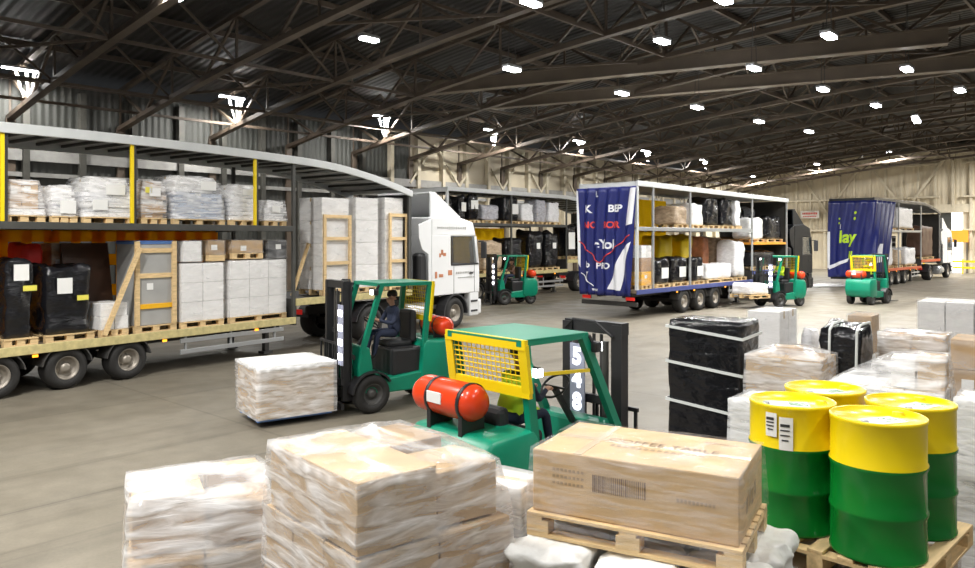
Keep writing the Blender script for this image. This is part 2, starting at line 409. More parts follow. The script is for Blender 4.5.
# the two deep girders that cross the hall
for n, (a, c) in enumerate((((398, 92), (948, 36)), ((488, 104), (990, 61)))):
    p0, p1 = at_z(*a, 9.1), at_z(*c, 9.1)
    bm = new(); bar(bm, p0, p1, 0.3, 0.5); box(bm, (p0 + p1) / 2 + Vector((0, 0, 0.28)), (0.01, 0.01, 0.01))
    d = (p1 - p0).normalized()
    for q in (-0.23, 0.23): bar(bm, p0 + Vector((0, 0, q)), p1 + Vector((0, 0, q)), 0.44, 0.05)
    struct('trim_%d' % (16 + n), bm, 'girder_paint')

# ------------------------------------------------------------------ lamps
def lamp_light(p, e, size=0.9):
    l = bpy.data.lights.new('lamp_light', 'AREA'); l.shape = 'RECTANGLE'; l.size = size; l.size_y = 0.35; l.energy = e; l.color = (1.0, 0.978, 0.935); l.spread = R(172)
    o = bpy.data.objects.new('lamp_light', l); C.objects.link(o); o.location = p; return o
LAMP_E = 225.0
def led_tube(px, py, z, label, e=1.0):
    """twin tube batten standing on a steel bracket on the truss"""
    p = at_z(px, py, z)
    t = thing('batten_lamp', label, 'lamp', p, HALL_RZ, 'tube lamps on the truss feet along the left wall')
    bm = new(); box(bm, (0, 0, 0.045), (1.15, 0.14, 0.08), bev=0.02); part('housing', bm, 'lamp_body', t)
    bm = new(); box(bm, (0, 0, -0.03), (1.1, 0.11, 0.04), bev=0.015); part('diffuser', bm, 'lamp_lens', t)
    v = hv.x * p.x + hv.y * p.y; zb = min(zl(v) - p.z + 0.05, -0.45)
    bm = new()
    bar(bm, (0.2, 0, 0), (0.28, 0, zb), 0.07, 0.07); bar(bm, (0.45, 0, 0), (0.32, 0, zb), 0.07, 0.07); bar(bm, (-0.15, 0, 0), (0.18, 0, zb), 0.06, 0.06)
    part('bracket', bm, 'bracket', t)
    o = lamp_light((0, 0, -0.1), LAMP_E * e * 1.5, 1.2); o.parent = t
def high_bay(px, py, z, label, tilt=0.0, e=1.0, p=None):
    p = at_z(px, py, z) if p is None else Vector(p)
    t = thing('high_bay_lamp', label, 'lamp', p, HALL_RZ, 'high bay lamps hung under the roof')
    M = Matrix.Rotation(tilt, 4, 'Y')
    bm = new(); box(bm, (0, 0, 0.1), (0.68, 0.32, 0.12), bev=0.04); bmesh.ops.transform(bm, matrix=M, verts=bm.verts); part('housing', bm, 'lamp_body', t)
    bm = new(); box(bm, (0, 0, 0.0), (0.62, 0.26, 0.05), bev=0.02); bmesh.ops.transform(bm, matrix=M, verts=bm.verts); part('diffuser', bm, 'lamp_lens', t)
    v = hv.x * p.x + hv.y * p.y
    bm = new(); zt = zl(v) + 1.4 - p.z
    for x in (-0.2, 0.2): tube(bm, (x, 0, 0.15), (x * 0.2, 0, zt), 0.012, 6)
    part('suspension_rod', bm, 'dark_steel', t)
    o = lamp_light((0, 0, -0.1), LAMP_E * e, 0.85); o.parent = t
TL = 'tube lamp on the truss foot '
for px, py, lb in ((20, 69, 'nearest the left edge, over the parked loads'), (232, 97, 'above the near trailer'), (381, 116, 'above the curved front of the near trailer roof'),
                   (491, 130, 'above the dark loaded trailer behind the white cab'), (579, 141, 'above the blue lettered rear curtain'), (646, 151, 'just above the trailer with white roof rail'), (704, 160, 'furthest down the left wall')):
    led_tube(px, py, 8.7, TL + lb)
for px, py, z, lb in ((170, -3, 8.9, 'high bay lamp cut by the top edge, left of all the others'), (369, 40, 9.0, 'high bay lamp left of the two long girders'), (531, 4, 9.0, 'high bay lamp at the top edge, above the girders'),
                      (512, 70, 8.3, 'high bay lamp just above the near girder'), (662, 42, 8.9, 'bright high bay lamp between two sloping tie rods'), (723, 1, 8.9, 'high bay lamp at the top edge, right of the middle'),
                      (829, 37, 8.4, 'large bright high bay lamp beneath the right end of the girder'), (754, 69, 8.4, 'high bay lamp between the two girders'), (907, 70, 8.4, 'high bay lamp hanging under the far girder, to the right'),
                      (823, 90, 8.3, 'high bay lamp below the far girder, above the black cab'), (960, 91, 8.3, 'high bay lamp closest to the right edge'), (876, 106, 8.2, 'high bay lamp above the lime lettered curtain'),
                      (697, 108, 8.0, 'high bay lamp on a long drop rod above the truck with blue curtain'), (759, 122, 8.2, 'high bay lamp above the front of the middle trailer'), (809, 132, 8.2, 'small dim high bay lamp close to the far wall'),
                      (916, 120, 8.3, 'tilted high bay lamp on an arm in front of the far wall header'), (622, 94, 8.3, 'tiny high bay lamp seen below the far girder')):
    high_bay(px, py, z, lb, 0.35 if 'tilted' in lb else 0.0, 0.62 if at_z(px, py, z).y < 29 else 1.7)
for x, y in ((-6.5, 9.0), (-7.5, 4.0), (-2.0, 3.5), (5.0, 6.5), (9.5, 11.0), (-4.5, -1.0), (5.5, 0.0), (15, 14), (23, 26), (33, 40), (41, 48)):  # unseen lamps added to light the foreground and the far right
    high_bay(0, 0, 0, 'unseen high bay lamp added outside the picture for its light', 0.0, (4.0 if x > 30 else 1.6) if x > 20 else 2.3 if x < -6 else 0.8, p=(x, y, 9.2))
for u, v, e, lb in ((69.5, -7.5, 4.5, 'unseen high bay lamp added outside the picture for its light'), (66, -2, 3.0, 'unseen high bay lamp added outside the picture for its light'), (65.5, -16.5, 3.0, 'high bay lamp added to light the far wall, nearest the doorway'), (65.5, -22.0, 3.0, 'high bay lamp added to light the far wall, above the lime lettered curtain'),
                    (65.5, -27.5, 3.0, 'high bay lamp added to light the far wall, nearest the left corner')):  # lamps added to brighten the far wall, the first two out of view
    high_bay(0, 0, 0, lb, 0.0, e, p=H(u, v, min(9.7, zl(v) + 0.55)))
# ------------------------------------------------------------------ wheels
WC = {}
def wheel(parent, loc, rad, wid, side, rimcol='rim'):
    """a tyre with its rim as a sub-part; side -1 faces the rim to the vehicle's right"""
    key = (rad, wid, side, rimcol)
    if key not in WC:
        Mx = Matrix.Rotation(R(90) * (1 if side < 0 else -1), 4, 'X')
        bm = new(); h = wid / 2
        lathe(bm, [(rad * .56, -h), (rad * .8, -h * 1.05), (rad * .96, -h * .85), (rad, -h * .5), (rad, h * .5), (rad * .96, h * .85), (rad * .8, h * 1.05), (rad * .56, h), (rad * .56, -h)], 28, Mx)
        bmesh.ops.recalc_face_normals(bm, faces=bm.faces[:])
        t = mesh_of('tyre', bm, 'rubber')
        bm = new()
        lathe(bm, [(rad * .57, -h * .8), (rad * .57, h * .95), (rad * .52, h * .98), (rad * .47, h * .5), (rad * .34, h * .25), (rad * .24, h * .3), (rad * .2, h * .75), (rad * .1, h * .8), (0, h * .8)], 24, Mx)
        for k in range(8):
            a = k * math.pi / 4
            q = Mx @ Vector((rad * .29 * math.cos(a), rad * .29 * math.sin(a), h * .33)); q2 = Mx @ Vector((rad * .29 * math.cos(a), rad * .29 * math.sin(a), h * .45)); tube(bm, q, q2, rad * .03, 6)
        rm = mesh_of('rim', bm, rimcol)
        WC[key] = (t, rm)
    t, rm = WC[key]
    o = link('wheel', t, parent, loc); link('rim', rm, o)
    return o
def arch_bm(rad, wid, th=0.02, a0=10, a1=170, n=12):
    bm = new()
    for i in range(n):
        A, B = R(a0 + (a1 - a0) * i / n), R(a0 + (a1 - a0) * (i + 1) / n)
        for y in (0,):
            p = [(rad * math.cos(A), rad * math.sin(A)), (rad * math.cos(B), rad * math.sin(B)), ((rad - th) * math.cos(B), (rad - th) * math.sin(B)), ((rad - th) * math.cos(A), (rad - th) * math.sin(A))]
            prism(bm, p, -wid / 2, wid / 2)
    return bm

# ------------------------------------------------------------------ curtain-sided double-deck trailers
def trailer(fr, label, L, step, zlow, zup, zgoose, roofz, rave, roofm, postm, axles, posts_full, posts_up, rad=0.41, upx1=None, inner_tube=False, far=None, beam=0.1, shelf=None):
    fr.step, fr.zg, fr.top, fr.zup, fr.shelf = step, zgoose, roofz, zup, shelf
    t = thing('double_deck_trailer', label, 'trailer', fr.W(0, 0, 0), fr.rz); t['group'] = 'curtain sided double deck trailers'
    hw = 1.25
    bm = new(); box(bm, (step / 2, 0, zlow - 0.07), (step, 2.44, 0.1)); part('lower_deck', bm, 'deck_wood', t)
    for s in (-1, 1):
        bm = new(); box(bm, (step / 2, s * (hw - 0.02), zlow - 0.08), (step, 0.05, 0.17), bev=0.01); part('side_rave', bm, rave, t)
        bm = new(); box(bm, ((step + L) / 2, s * (hw - 0.02), zgoose - 0.09), (L - step, 0.05, 0.18), bev=0.01); part('gooseneck_rave', bm, rave, t)
    bm = new(); box(bm, ((step + L) / 2, 0, zgoose - 0.08), (L - step, 2.44, 0.12)); box(bm, (step, 0, (zlow + zgoose) / 2 - 0.1), (0.08, 2.44, zgoose - zlow + 0.2)); part('gooseneck_deck', bm, 'chassis', t)
    bm = new()
    for y in (-0.55, 0.55): bar(bm, (0.2, y, zlow - 0.22), (step, y, zlow - 0.22), 0.12, 0.2)
    for x in axles: bar(bm, (x, -1.0, rad), (x, 1.0, rad), 0.12, 0.12)
    for y in (-0.45, 0.45): bar(bm, (step + 0.05, y, zgoose - 0.17), (L - 0.6, y, zgoose - 0.17), 0.1, 0.08)
    part('chassis', bm, 'chassis', t)
    ux = step if upx1 is None else upx1
    bm = new(); box(bm, (ux / 2, 0, zup - 0.05), (ux, 2.4, 0.06)); part('upper_deck', bm, 'deck_wood', t)
    for s in (-1, 1):
        bm = new(); box(bm, (ux / 2, s * 1.21, zup - 0.07), (ux, 0.06, 0.14), bev=0.01); part('deck_rail', bm, postm, t)
    if shelf:
        bm = new(); box(bm, ((ux + L) / 2, 0, shelf - 0.05), (L - ux - 0.1, 2.4, 0.1)); part('front_shelf', bm, 'board_orange', t)
    # roof skin following its profile, with cant rails and roof sticks
    n = 26; X = [L * i / n for i in range(n + 1)]
    bm = new(); prism(bm, [(x, roofz(x)) for x in X] + [(x, roofz(x) - 0.025) for x in X[::-1]], -1.24, 1.24); part('roof', bm, roofm, t)
    for s in (-1, 1):
        bm = new()
        prism(bm, [(x, roofz(x) + 0.02) for x in X] + [(x, roofz(x) - 0.17) for x in X[::-1]], s * 1.25 - 0.035, s * 1.25 + 0.035, 0.012)
        part('cant_rail', bm, roofm, t)
    bm = new()
    for i in range(1, n): box(bm, (X[i], 0, roofz(X[i]) - 0.06), (0.06, 2.4, 0.06))
    part('roof_stick', bm, postm, t)['kind'] = 'stuff'
    for x in posts_full:
        for s in (-1, 1):
            zb = zlow if x < step else zgoose
            bm = new(); box(bm, (x, s * 1.21, (zb + roofz(x) - 0.12) / 2), (0.09, 0.07, roofz(x) - 0.12 - zb), bev=0.01); part('post', bm, postm, t)
    for x in posts_up:
        bm = new(); box(bm, (x, -1.21, (zup + roofz(x) - 0.12) / 2), (0.07, 0.06, roofz(x) - 0.12 - zup), bev=0.01)
        box(bm, (x + 0.06, -1.2, (zup + roofz(x) - 0.12) / 2), (0.06, 0.05, roofz(x) - 0.12 - zup), mi=1); part('sliding_post', bm, ('yellow', 'chassis'), t, label='yellow and black sliding post')
    bm = new(); box(bm, (L - 0.03, 0, (zgoose + roofz(L)) / 2 - 0.05), (0.06, 2.44, roofz(L) - zgoose - 0.1)); part('bulkhead', bm, 'chassis', t)
    # rear frame, bumper, lamps
    bm = new()
    for s in (-1, 1): box(bm, (0.05, s * 1.2, (zlow + roofz(0)) / 2), (0.1, 0.1, roofz(0) - zlow))
    box(bm, (0.05, 0, roofz(0) - 0.1), (0.1, 2.4, 0.2)); part('rear_frame', bm, roofm, t)
    bm = new(); box(bm, (0.1, 0, 0.52), (0.12, 2.4, 0.16), bev=0.02); box(bm, (0.15, 0.9, zlow - 0.25), (0.1, 0.1, 0.3)); box(bm, (0.15, -0.9, zlow - 0.25), (0.1, 0.1, 0.3)); part('rear_bumper', bm, 'chassis', t)
    for s in (-1, 1):
        bm = new(); box(bm, (0.02, s * 0.95, 0.72), (0.05, 0.36, 0.12), bev=0.01); part('tail_lamp', bm, 'tail_red', t)
    for x in (axles[0] - 0.7, (axles[0] + axles[1]) / 2, axles[-1] + 0.75, step - 1.2):
        bm = new(); box(bm, (x, -1.265, zlow - 0.2), (0.1, 0.02, 0.05), bev=0.005); part('marker_lamp', bm, 'amber', t)
    for x in axles:
        for s in (-1, 1):
            wheel(t, (x, s * 1.02, rad), rad, 0.36, s)
            part('mudguard', arch_bm(rad + 0.07, 0.42), 'dark_steel', t, (x, s * 1.02, rad))
    for s in (-1, 1):
        bm = new()
        for z in (0.42, 0.66): box(bm, ((axles[-1] + step) / 2 + 0.4, s * 1.2, z), (step - axles[-1] - 1.5, 0.03, 0.1), bev=0.008)
        for x in (axles[-1] + 1.3, (axles[-1] + step) / 2 + 0.3, step - 0.6): box(bm, (x, s * 1.17, 0.62), (0.05, 0.04, 0.5))
        part('side_guard', bm, 'grey_steel', t)
        bm = new(); box(bm, (step - 0.5, s * 0.7, 0.48), (0.12, 0.12, 0.8)); box(bm, (step - 0.5, s * 0.7, 0.06), (0.26, 0.22, 0.06)); part('landing_leg', bm, 'dark_steel', t)
    if inner_tube:     # hooped bows of the open front bay
        for i in range(4):
            x = step + 0.5 + i * 1.0
            bm = new(); path(bm, [(x, -1.15, roofz(x) - 0.1), (x, 0, roofz(x) - 0.16), (x, 1.15, roofz(x) - 0.1)], 0.025, 6); part('bow', bm, 'grey_steel', t)
    if far:            # yellow curtain drawn along the far side
        x0, x1, za, zb = far
        bm = new(); grid(bm, lambda a, b: (x0 + (x1 - x0) * a, 1.17 + 0.025 * math.sin(a * (x1 - x0) * 9), za + (zb - za) * b), int((x1 - x0) * 14), 4)
        part('far_curtain', bm, 'curtain_yellow', t, label='yellow curtain along the far side')
    return t

def tractor(fr, x0, label, body, steer, drive, cab_len=2.5, fairing=True, marks=True):
    """x0: the back of the cab, in the trailer's axes"""
    p = fr.W(x0, 0, 0); t = thing('tractor_unit', label, 'truck', p, fr.rz); t['group'] = 'tractor units'
    c = cab_len; w = 1.22; s_, d_ = steer - x0, drive - x0
    bm = new()
    for y in (-0.42, 0.42): bar(bm, (d_ - 0.9, y, 0.85), (c - 0.2, y, 0.85), 0.1, 0.24)
    box(bm, (d_, 0, 0.5), (0.3, 1.7, 0.2)); box(bm, (s_, 0, 0.5), (0.2, 1.7, 0.16)); box(bm, (d_ - 0.1, 0, 1.02), (0.9, 0.9, 0.1)); part('chassis', bm, 'chassis', t)
    zb, zs, zh = 1.1, 2.05, 2.95    # cab floor, window sill, window head
    bm = new()
    prism(bm, [(0, zb), (0, zs), (c - 0.02, zs), (c, 1.6), (c, zb)], -w, w, 0.03)
    prism(bm, [(0, zs - 0.05), (0, zh + 0.05), (0.95, zh + 0.05), (0.95, zs - 0.05)], -w, w, 0.02)
    prism(bm, [(0, zh), (0, 3.55), (c * 0.5, 3.6), (c - 0.35, 3.42), (c - 0.18, zh)], -w, w, 0.05)
    for s in (-1, 1):
        bar(bm, (c - 0.09, s * (w - 0.05), zs), (c - 0.24, s * (w - 0.05), zh), 0.1, 0.12)
    bmesh.ops.recalc_face_normals(bm, faces=bm.faces[:])
    cab = part('cab', bm, body, t)
    bm = new()
    for s in (-1, 1): box(bm, (c * 0.42 + 0.05, s * (w + 0.002), 1.95), (0.012, 0.008, 1.7)); box(bm, (c - 0.3, s * (w + 0.002), 1.6), (0.012, 0.008, 0.95)); box(bm, (c * 0.8, s * (w + 0.02), 1.75), (0.16, 0.03, 0.05))
    part('door_seam', bm, 'cab_plastic', cab)
    for s in (-1, 1):
        bm = new(); prism(bm, [(0.98, zs), (0.98, zh), (c - 0.27, zh), (c - 0.12, zs)], s * (w - 0.03) - 0.006, s * (w - 0.03) + 0.006); part('side_window', bm, 'glass', t)
        bm = new(); prism(bm, [(0.96, zs - 0.03), (0.96, zs + 0.03), (c - 0.1, zs + 0.03), (c - 0.08, zs - 0.03)], s * (w + 0.005) - 0.01, s * (w + 0.005) + 0.01); box(bm, (1.0, s * (w + 0.004), (zs + zh) / 2), (0.06, 0.02, zh - zs)); part('window_trim', bm, 'cab_plastic', t)
        bm = new(); box(bm, (c + 0.02, s * (w + 0.16), 2.5), (0.1, 0.2, 0.55), bev=0.03); box(bm, (c + 0.0, s * (w + 0.06), 2.78), (0.05, 0.2, 0.04)); part('wing_mirror', bm, 'cab_plastic', t)
        # bottom of the cab: step unit and bumper end round the wheel
        bm = new(); box(bm, (c - 0.28, s * 1.08, 0.72), (0.5, 0.26, 0.78), bev=0.04); part('step_unit', bm, body, t)
        for z in (0.5, 0.82):
            bm = new(); box(bm, (c - 0.3, s * 1.215, z), (0.34, 0.03, 0.06)); part('step', bm, 'cab_plastic', t)
        wheel(t, (s_, s * 1.04, 0.5), 0.5, 0.32, s); wheel(t, (d_, s * 0.98, 0.5), 0.5, 0.5, s)
        part('wheel_arch', arch_bm(0.62, 0.36, 0.05, -5, 185), 'cab_plastic', t, (s_, s * 1.06, 0.5))
        part('mudguard', arch_bm(0.6, 0.5, 0.03), 'cab_plastic', t, (d_, s * 0.98, 0.5))
        bm = new(); lathe(bm, [(0, -.55), (.27, -.55), (.3, -.52), (.3, .52), (.27, .55), (0, .55)], 18, Matrix.Translation((s_ - 1.75, s * 0.95, 0.62)) @ Matrix.Rotation(R(90), 4, 'Y')); part('fuel_tank', bm, 'grey_steel', t)
        bm = new(); prism(bm, [(-0.45, 2.55), (-0.6, 2.9), (-0.62, 3.3), (-0.02, 3.5), (-0.02, 1.15), (-0.14, 1.15), (-0.16, 2.4)], s * 1.2 - 0.02, s * 1.2 + 0.02, 0.01); part('side_fairing', bm, body, t)
    bm = new(); prism(bm, [(c - 0.06, zs), (c - 0.2, zh), (c - 0.215, zh), (c - 0.075, zs)], -w + 0.1, w - 0.1); part('windscreen', bm, 'glass', t)
    bm = new(); box(bm, (c + 0.0, 0, 0.62), (0.22, 2.44, 0.5), bev=0.05); box(bm, (c + 0.01, 0, 1.3), (0.04, 1.9, 0.3)); part('bumper', bm, body, t)
    for s in (-1, 1):
        bm = new(); box(bm, (c + 0.1, s * 0.85, 0.72), (0.05, 0.4, 0.16), bev=0.02); part('headlamp', bm, 'lamp_body', t)
    bm = new()
    for y in (-0.55, 0.55):
        box(bm, (1.25, y, 1.75), (0.5, 0.5, 0.16), bev=0.05); box(bm, (1.0, y, 2.15), (0.14, 0.46, 0.8), bev=0.05)
    part('seat', bm, 'seat_black', t)
    bm = new(); lathe(bm, [(0.21, -0.02), (0.23, 0), (0.21, 0.02), (0.19, 0), (0.21, -0.02)], 18, Matrix.Translation((1.75, 0.55, 2.05)) @ Matrix.Rotation(R(-55), 4, 'Y')); part('steering_wheel', bm, 'cab_plastic', t)
    if fairing:
        bm = new(); prism(bm, [(0.05, 3.5), (0.05, 4.3), (0.3, 4.3), (c * 0.62, 3.57)], -1.12, -1.06, 0.02); prism(bm, [(0.05, 3.5), (0.05, 4.3), (0.3, 4.3), (c * 0.62, 3.57)], 1.06, 1.12, 0.02)
        prism(bm, [(0.22, 4.3), (0.3, 4.34), (c * 0.64, 3.58), (c * 0.6, 3.55)], -1.1, 1.1); box(bm, (0.16, 0, 4.31), (0.26, 2.2, 0.05)); part('roof_deflector', bm, body, t)
    bm = new()
    for k in range(3): path(bm, [(-0.1, -0.3 + k * 0.25, 1.6), (-0.4, -0.3 + k * 0.25, 1.9), (-0.75, -0.3 + k * 0.2, 1.65)], 0.025, 6)
    box(bm, (-0.34, -1.0, 1.75), (0.4, 0.3, 1.4), bev=0.1); part('air_line', bm, 'black_metal', t)
    for s in (-1, 1):
        bm = new(); box(bm, (d_ - 0.95, s * 0.75, 0.8), (0.06, 0.36, 0.14), bev=0.01); part('tail_lamp', bm, 'tail_red', t)
    if marks:
        bm = new(); random.seed(4)
        for (a, b, z, n, h) in ((0.25, 1.75, 3.22, 16, 0.09), (1.2, 2.2, 1.78, 11, 0.07), (1.3, 2.2, 1.62, 9, 0.05)):
            for k in range(n):
                wd = (b - a) / n; box(bm, (a + wd * (k + .5), -w - 0.006, z), (wd * 0.62, 0.006, h * random.uniform(.6, 1)))
        part('lettering', bm, 'crate_grey', t, label='line of small grey lettering')
        bm = new()
        for (x, z, sx, sz) in ((0.5, 2.45, .1, .16), (0.62, 2.38, .14, .1), (0.4, 2.36, .08, .12), (0.2, 1.75, .1, .2), (0.45, 1.72, .2, .1), (0.9, 1.8, .2, .16)): box(bm, (x, -w - 0.006, z), (sx, 0.006, sz))
        part('emblem', bm, 'rust_wrap', t, label='small reddish emblem on the cab side')
    return t

# near trailer on the left and its white cab
T1 = Frame((-10.14, 11.55), 35.5)
def roof1(x): return 4.9 + 0.08 * math.sin(math.pi * min(x, 10) / 10) - (0.62 * max(0, (x - 9.6) / 4.0) ** 1.7)
trailer(T1, 'long double deck trailer with pale rails and yellow posts, nearest on the left', 13.6, 9.2, 0.92, 3.2, 1.38, roof1, 'rave_yellow', 'roof_pale', 'post_dark',
        (2.45, 3.67, 4.89), (9.15, 13.5), (T1.x_at(3), T1.x_at(133), T1.x_at(256)), inner_tube=True)
tractor(T1, 14.55, 'white tractor unit with tall roof deflector in front of the nearest trailer', 'cab_white', 15.75, 11.9, 2.5)
# second trailer behind the white cab
T2 = Frame((-1.77, 33.35), 40)
def roof2(x): return 5.15 - 0.7 * max(0, (x - 9.0) / 4.6) ** 1.6
trailer(T2, 'dark loaded double deck trailer behind the white cab', 13.6, 9.4, 1.25, 3.6, 1.75, roof2, 'rave_yellow', 'roof_pale', 'post_dark', (2.2, 3.4, 4.6), (0.1, 4.6, 9.35, 13.5), (), far=(0.3, 7.0, 1.4, 3.4))
tractor(T2, 14.6, 'tractor unit under the dark loaded trailer, mostly hidden behind the blue curtain', 'cab_white', 15.8, 10.6, 2.5, marks=False)
# middle trailer with the blue rear curtain
T3 = Frame((5.3, 26.9), 43)
def roof3(x): return 4.92 - 0.01 * x
trailer(T3, 'double deck trailer with blue lettered rear curtain and white roof rail', 13.6, 9.6, 1.05, 3.3, 1.45, roof3, 'rave_blue', 'roof_pale', 'grey_steel', (3.5, 4.8, 6.1), (T3.x_at(654), T3.x_at(691), 9.6, 13.5), (), rad=0.45,
        far=(0.2, 6.2, 1.4, 4.5), shelf=2.7)
tractor(T3, 14.5, 'black tractor unit in front of the trailer with white roof rail', 'cab_black', 15.8, 11.3, 2.4, marks=False)
# far trailer with the lime lettering
T4 = Frame((22.4, 44.1), 45)
def roof4(x): return 5.25 - 0.55 * max(0, (x - 9.4) / 4.2) ** 1.6
trailer(T4, 'black roofed trailer with lime lettered blue curtain, by the far wall', 13.6, 9.2, 1.05, 3.4, 1.45, roof4, 'rave_orange', 'roof_black', 'grey_steel', (3.4, 4.7, 6.0), (4.6, 9.2, 13.5), (), rad=0.45)
tractor(T4, 14.5, 'white tractor unit in front of the black roofed trailer, by the doorway', 'cab_white', 15.8, 11.4, 2.4, marks=False)

# ------------------------------------------------------------------ gathered rear curtains with lettering
def find(label_bit): return next(o for o in bpy.data.objects if o.parent is None and label_bit in (o.get('label') or ''))
def curtain(root, name, f, words, trims, straps, label):
    """f(s, q) -> point on the cloth, s across from left to right 0..1, q up 0..1"""
    bm = new(); grid(bm, f, 90, 24)
    bmesh.ops.recalc_face_normals(bm, faces=bm.faces[:])
    o = part(name, bm, 'curtain_blue', root, label=label)
    md = o.modifiers.new('thickness', 'SOLIDIFY'); md.thickness = 0.012; md.offset = -1
    def nrm(s, q):
        e = 0.01; a = Vector(f(s + e, q)) - Vector(f(s - e, q)); b = Vector(f(s, q + e)) - Vector(f(s, q - e)); return a.cross(b).normalized()
    def onto(bm, s0, q0, sx, qx):
        for _ in range(3):
            L = [e for e in bm.edges if e.calc_length() > 0.22]
            if L: bmesh.ops.subdivide_edges(bm, edges=L, cuts=1); bmesh.ops.triangulate(bm, faces=bm.faces[:])
        for v in bm.verts:
            s, q = s0 + v.co.x * sx, q0 + v.co.y * qx
            v.co = Vector(f(s, q)) + nrm(s, q) * 0.015
    for txt, hq, s0, q0, m, asp in words:
        bm = text_bm(txt, 1.0, 0.03); bmesh.ops.triangulate(bm, faces=bm.faces[:]); onto(bm, s0, q0, hq / .72 * asp, hq / .72); part('lettering', bm, m, o)
    for poly, m in trims:     # patches given in (s, q)
        bm = new(); grid(bm, lambda a, b: ((poly[0][0] * (1 - a) + poly[1][0] * a) * (1 - b) + (poly[3][0] * (1 - a) + poly[2][0] * a) * b, (poly[0][1] * (1 - a) + poly[1][1] * a) * (1 - b) + (poly[3][1] * (1 - a) + poly[2][1] * a) * b, 0), 14, 14)
        for v in bm.verts: s, q = v.co.x, v.co.y; v.co = Vector(f(s, q)) + nrm(s, q) * 0.014
        part('trim_band', bm, m, o)
    for (sa, qa, sb, qb, m) in straps:
        bm = new(); pts = []
        for i in range(15):
            k = i / 14; s, q = sa + (sb - sa) * k, qa + (qb - qa) * k; pts.append(Vector(f(s, q)) + nrm(s, q) * 0.03)
        path(bm, pts, 0.018, 5); part('strap', bm, m, o)
    return o
t3 = find('white roof rail, ') if False else find('blue lettered rear curtain and white')
def f3(s, q):
    w = 1.3 - 0.28 * (1 - q) + 0.1 * (1 - q) ** 3
    y = w - 2 * w * s + 0.06 * (1 - q)
    x = -0.12 - 0.075 * math.sin(s * 34 + 1.5 * math.sin(q * 3)) * (0.35 + 0.65 * (1 - abs(q - .35))) - 0.12 * math.sin(math.pi * s) * (1 - q)
    return (x, y, 0.82 + 3.92 * q)
W3 = [('L', .055, .36, .94, 'letter_white', 1.6), ('K', .075, .2, .80, 'letter_white', 1.6), ('BEP', .065, .68, .80, 'letter_white', 1.6), ('NC', .06, .22, .65, 'letter_red', 1.6), ('BOIR', .06, .62, .65, 'letter_red', 1.6),
      ('eYol', .085, .5, .47, 'letter_white', 1.6), ('PRO', .055, .5, .27, 'letter_white', 1.6), ('b', .06, .2, .28, 'letter_white', 1.6), ('7', .06, .18, .18, 'letter_white', 1.6), ('www', .03, .35, .05, 'letter_white', 1.6)]
curtain(t3, 'rear_curtain', f3, W3, [([(.86, .64), (.97, .66), (.995, .985), (.90, .985)], 'curtain_white'), ([(.60, .06), (.82, .05), (.97, .5), (.82, .42)], 'curtain_white'), ([(.0, .3), (.04, .25), (.035, .98), (.0, .98)], 'curtain_white')],
        [(.02, .50, .42, .30, 'letter_red'), (.42, .30, .95, .56, 'letter_red'), (.05, .2, .3, .08, 'curtain_white')], 'blue gathered rear curtain with white and red lettering')
t4 = find('lime lettered')
def f4(s, q):
    # wraps from the far rear corner across the back and along the near side
    w = 1.28; back = 2 * w; side = 3.4 * (0.55 + 0.45 * q)
    d = s * (back + side)
    fold = 0.09 * math.sin(s * 46 + math.sin(q * 4)) * (1.1 - 0.5 * abs(q - .4))
    if d < back: x, y = -0.16 - fold, w - d
    else: x, y = d - back - 0.16, -w - 0.12 - fold
    rnd = 0.3
    if abs(d - back) < rnd:
        k = (d - back) / rnd
        x = -0.16 + (k + 1) * (k + 1) * rnd / 4 - fold * .5; y = -w - 0.12 + (1 - k) * (1 - k) * rnd / 4 - fold * .5
    return (x, y, 0.55 + 0.25 * s + (4.55 - 0.25 * s) * q)
W4 = [('lay', .16, .22, .52, 'letter_lime', .75), ('II', .1, .27, .28, 'letter_lime', .75), (':', .12, .12, .75, 'letter_lime', .75), (':', .16, .28, .82, 'letter_lime', .75), ('l', .06, .14, .66, 'letter_white', .75)]
curtain(t4, 'rear_curtain', f4, W4, [([(.02, .10), (.24, .2), (.26, .25), (.02, .15)], 'curtain_white'), ([(.0, .12), (.03, .12), (.03, .6), (.0, .6)], 'curtain_white'), ([(.60, .16), (.72, .18), (.70, .42), (.66, .42)], 'curtain_white')], [], 'dark blue gathered curtain with lime lettering')

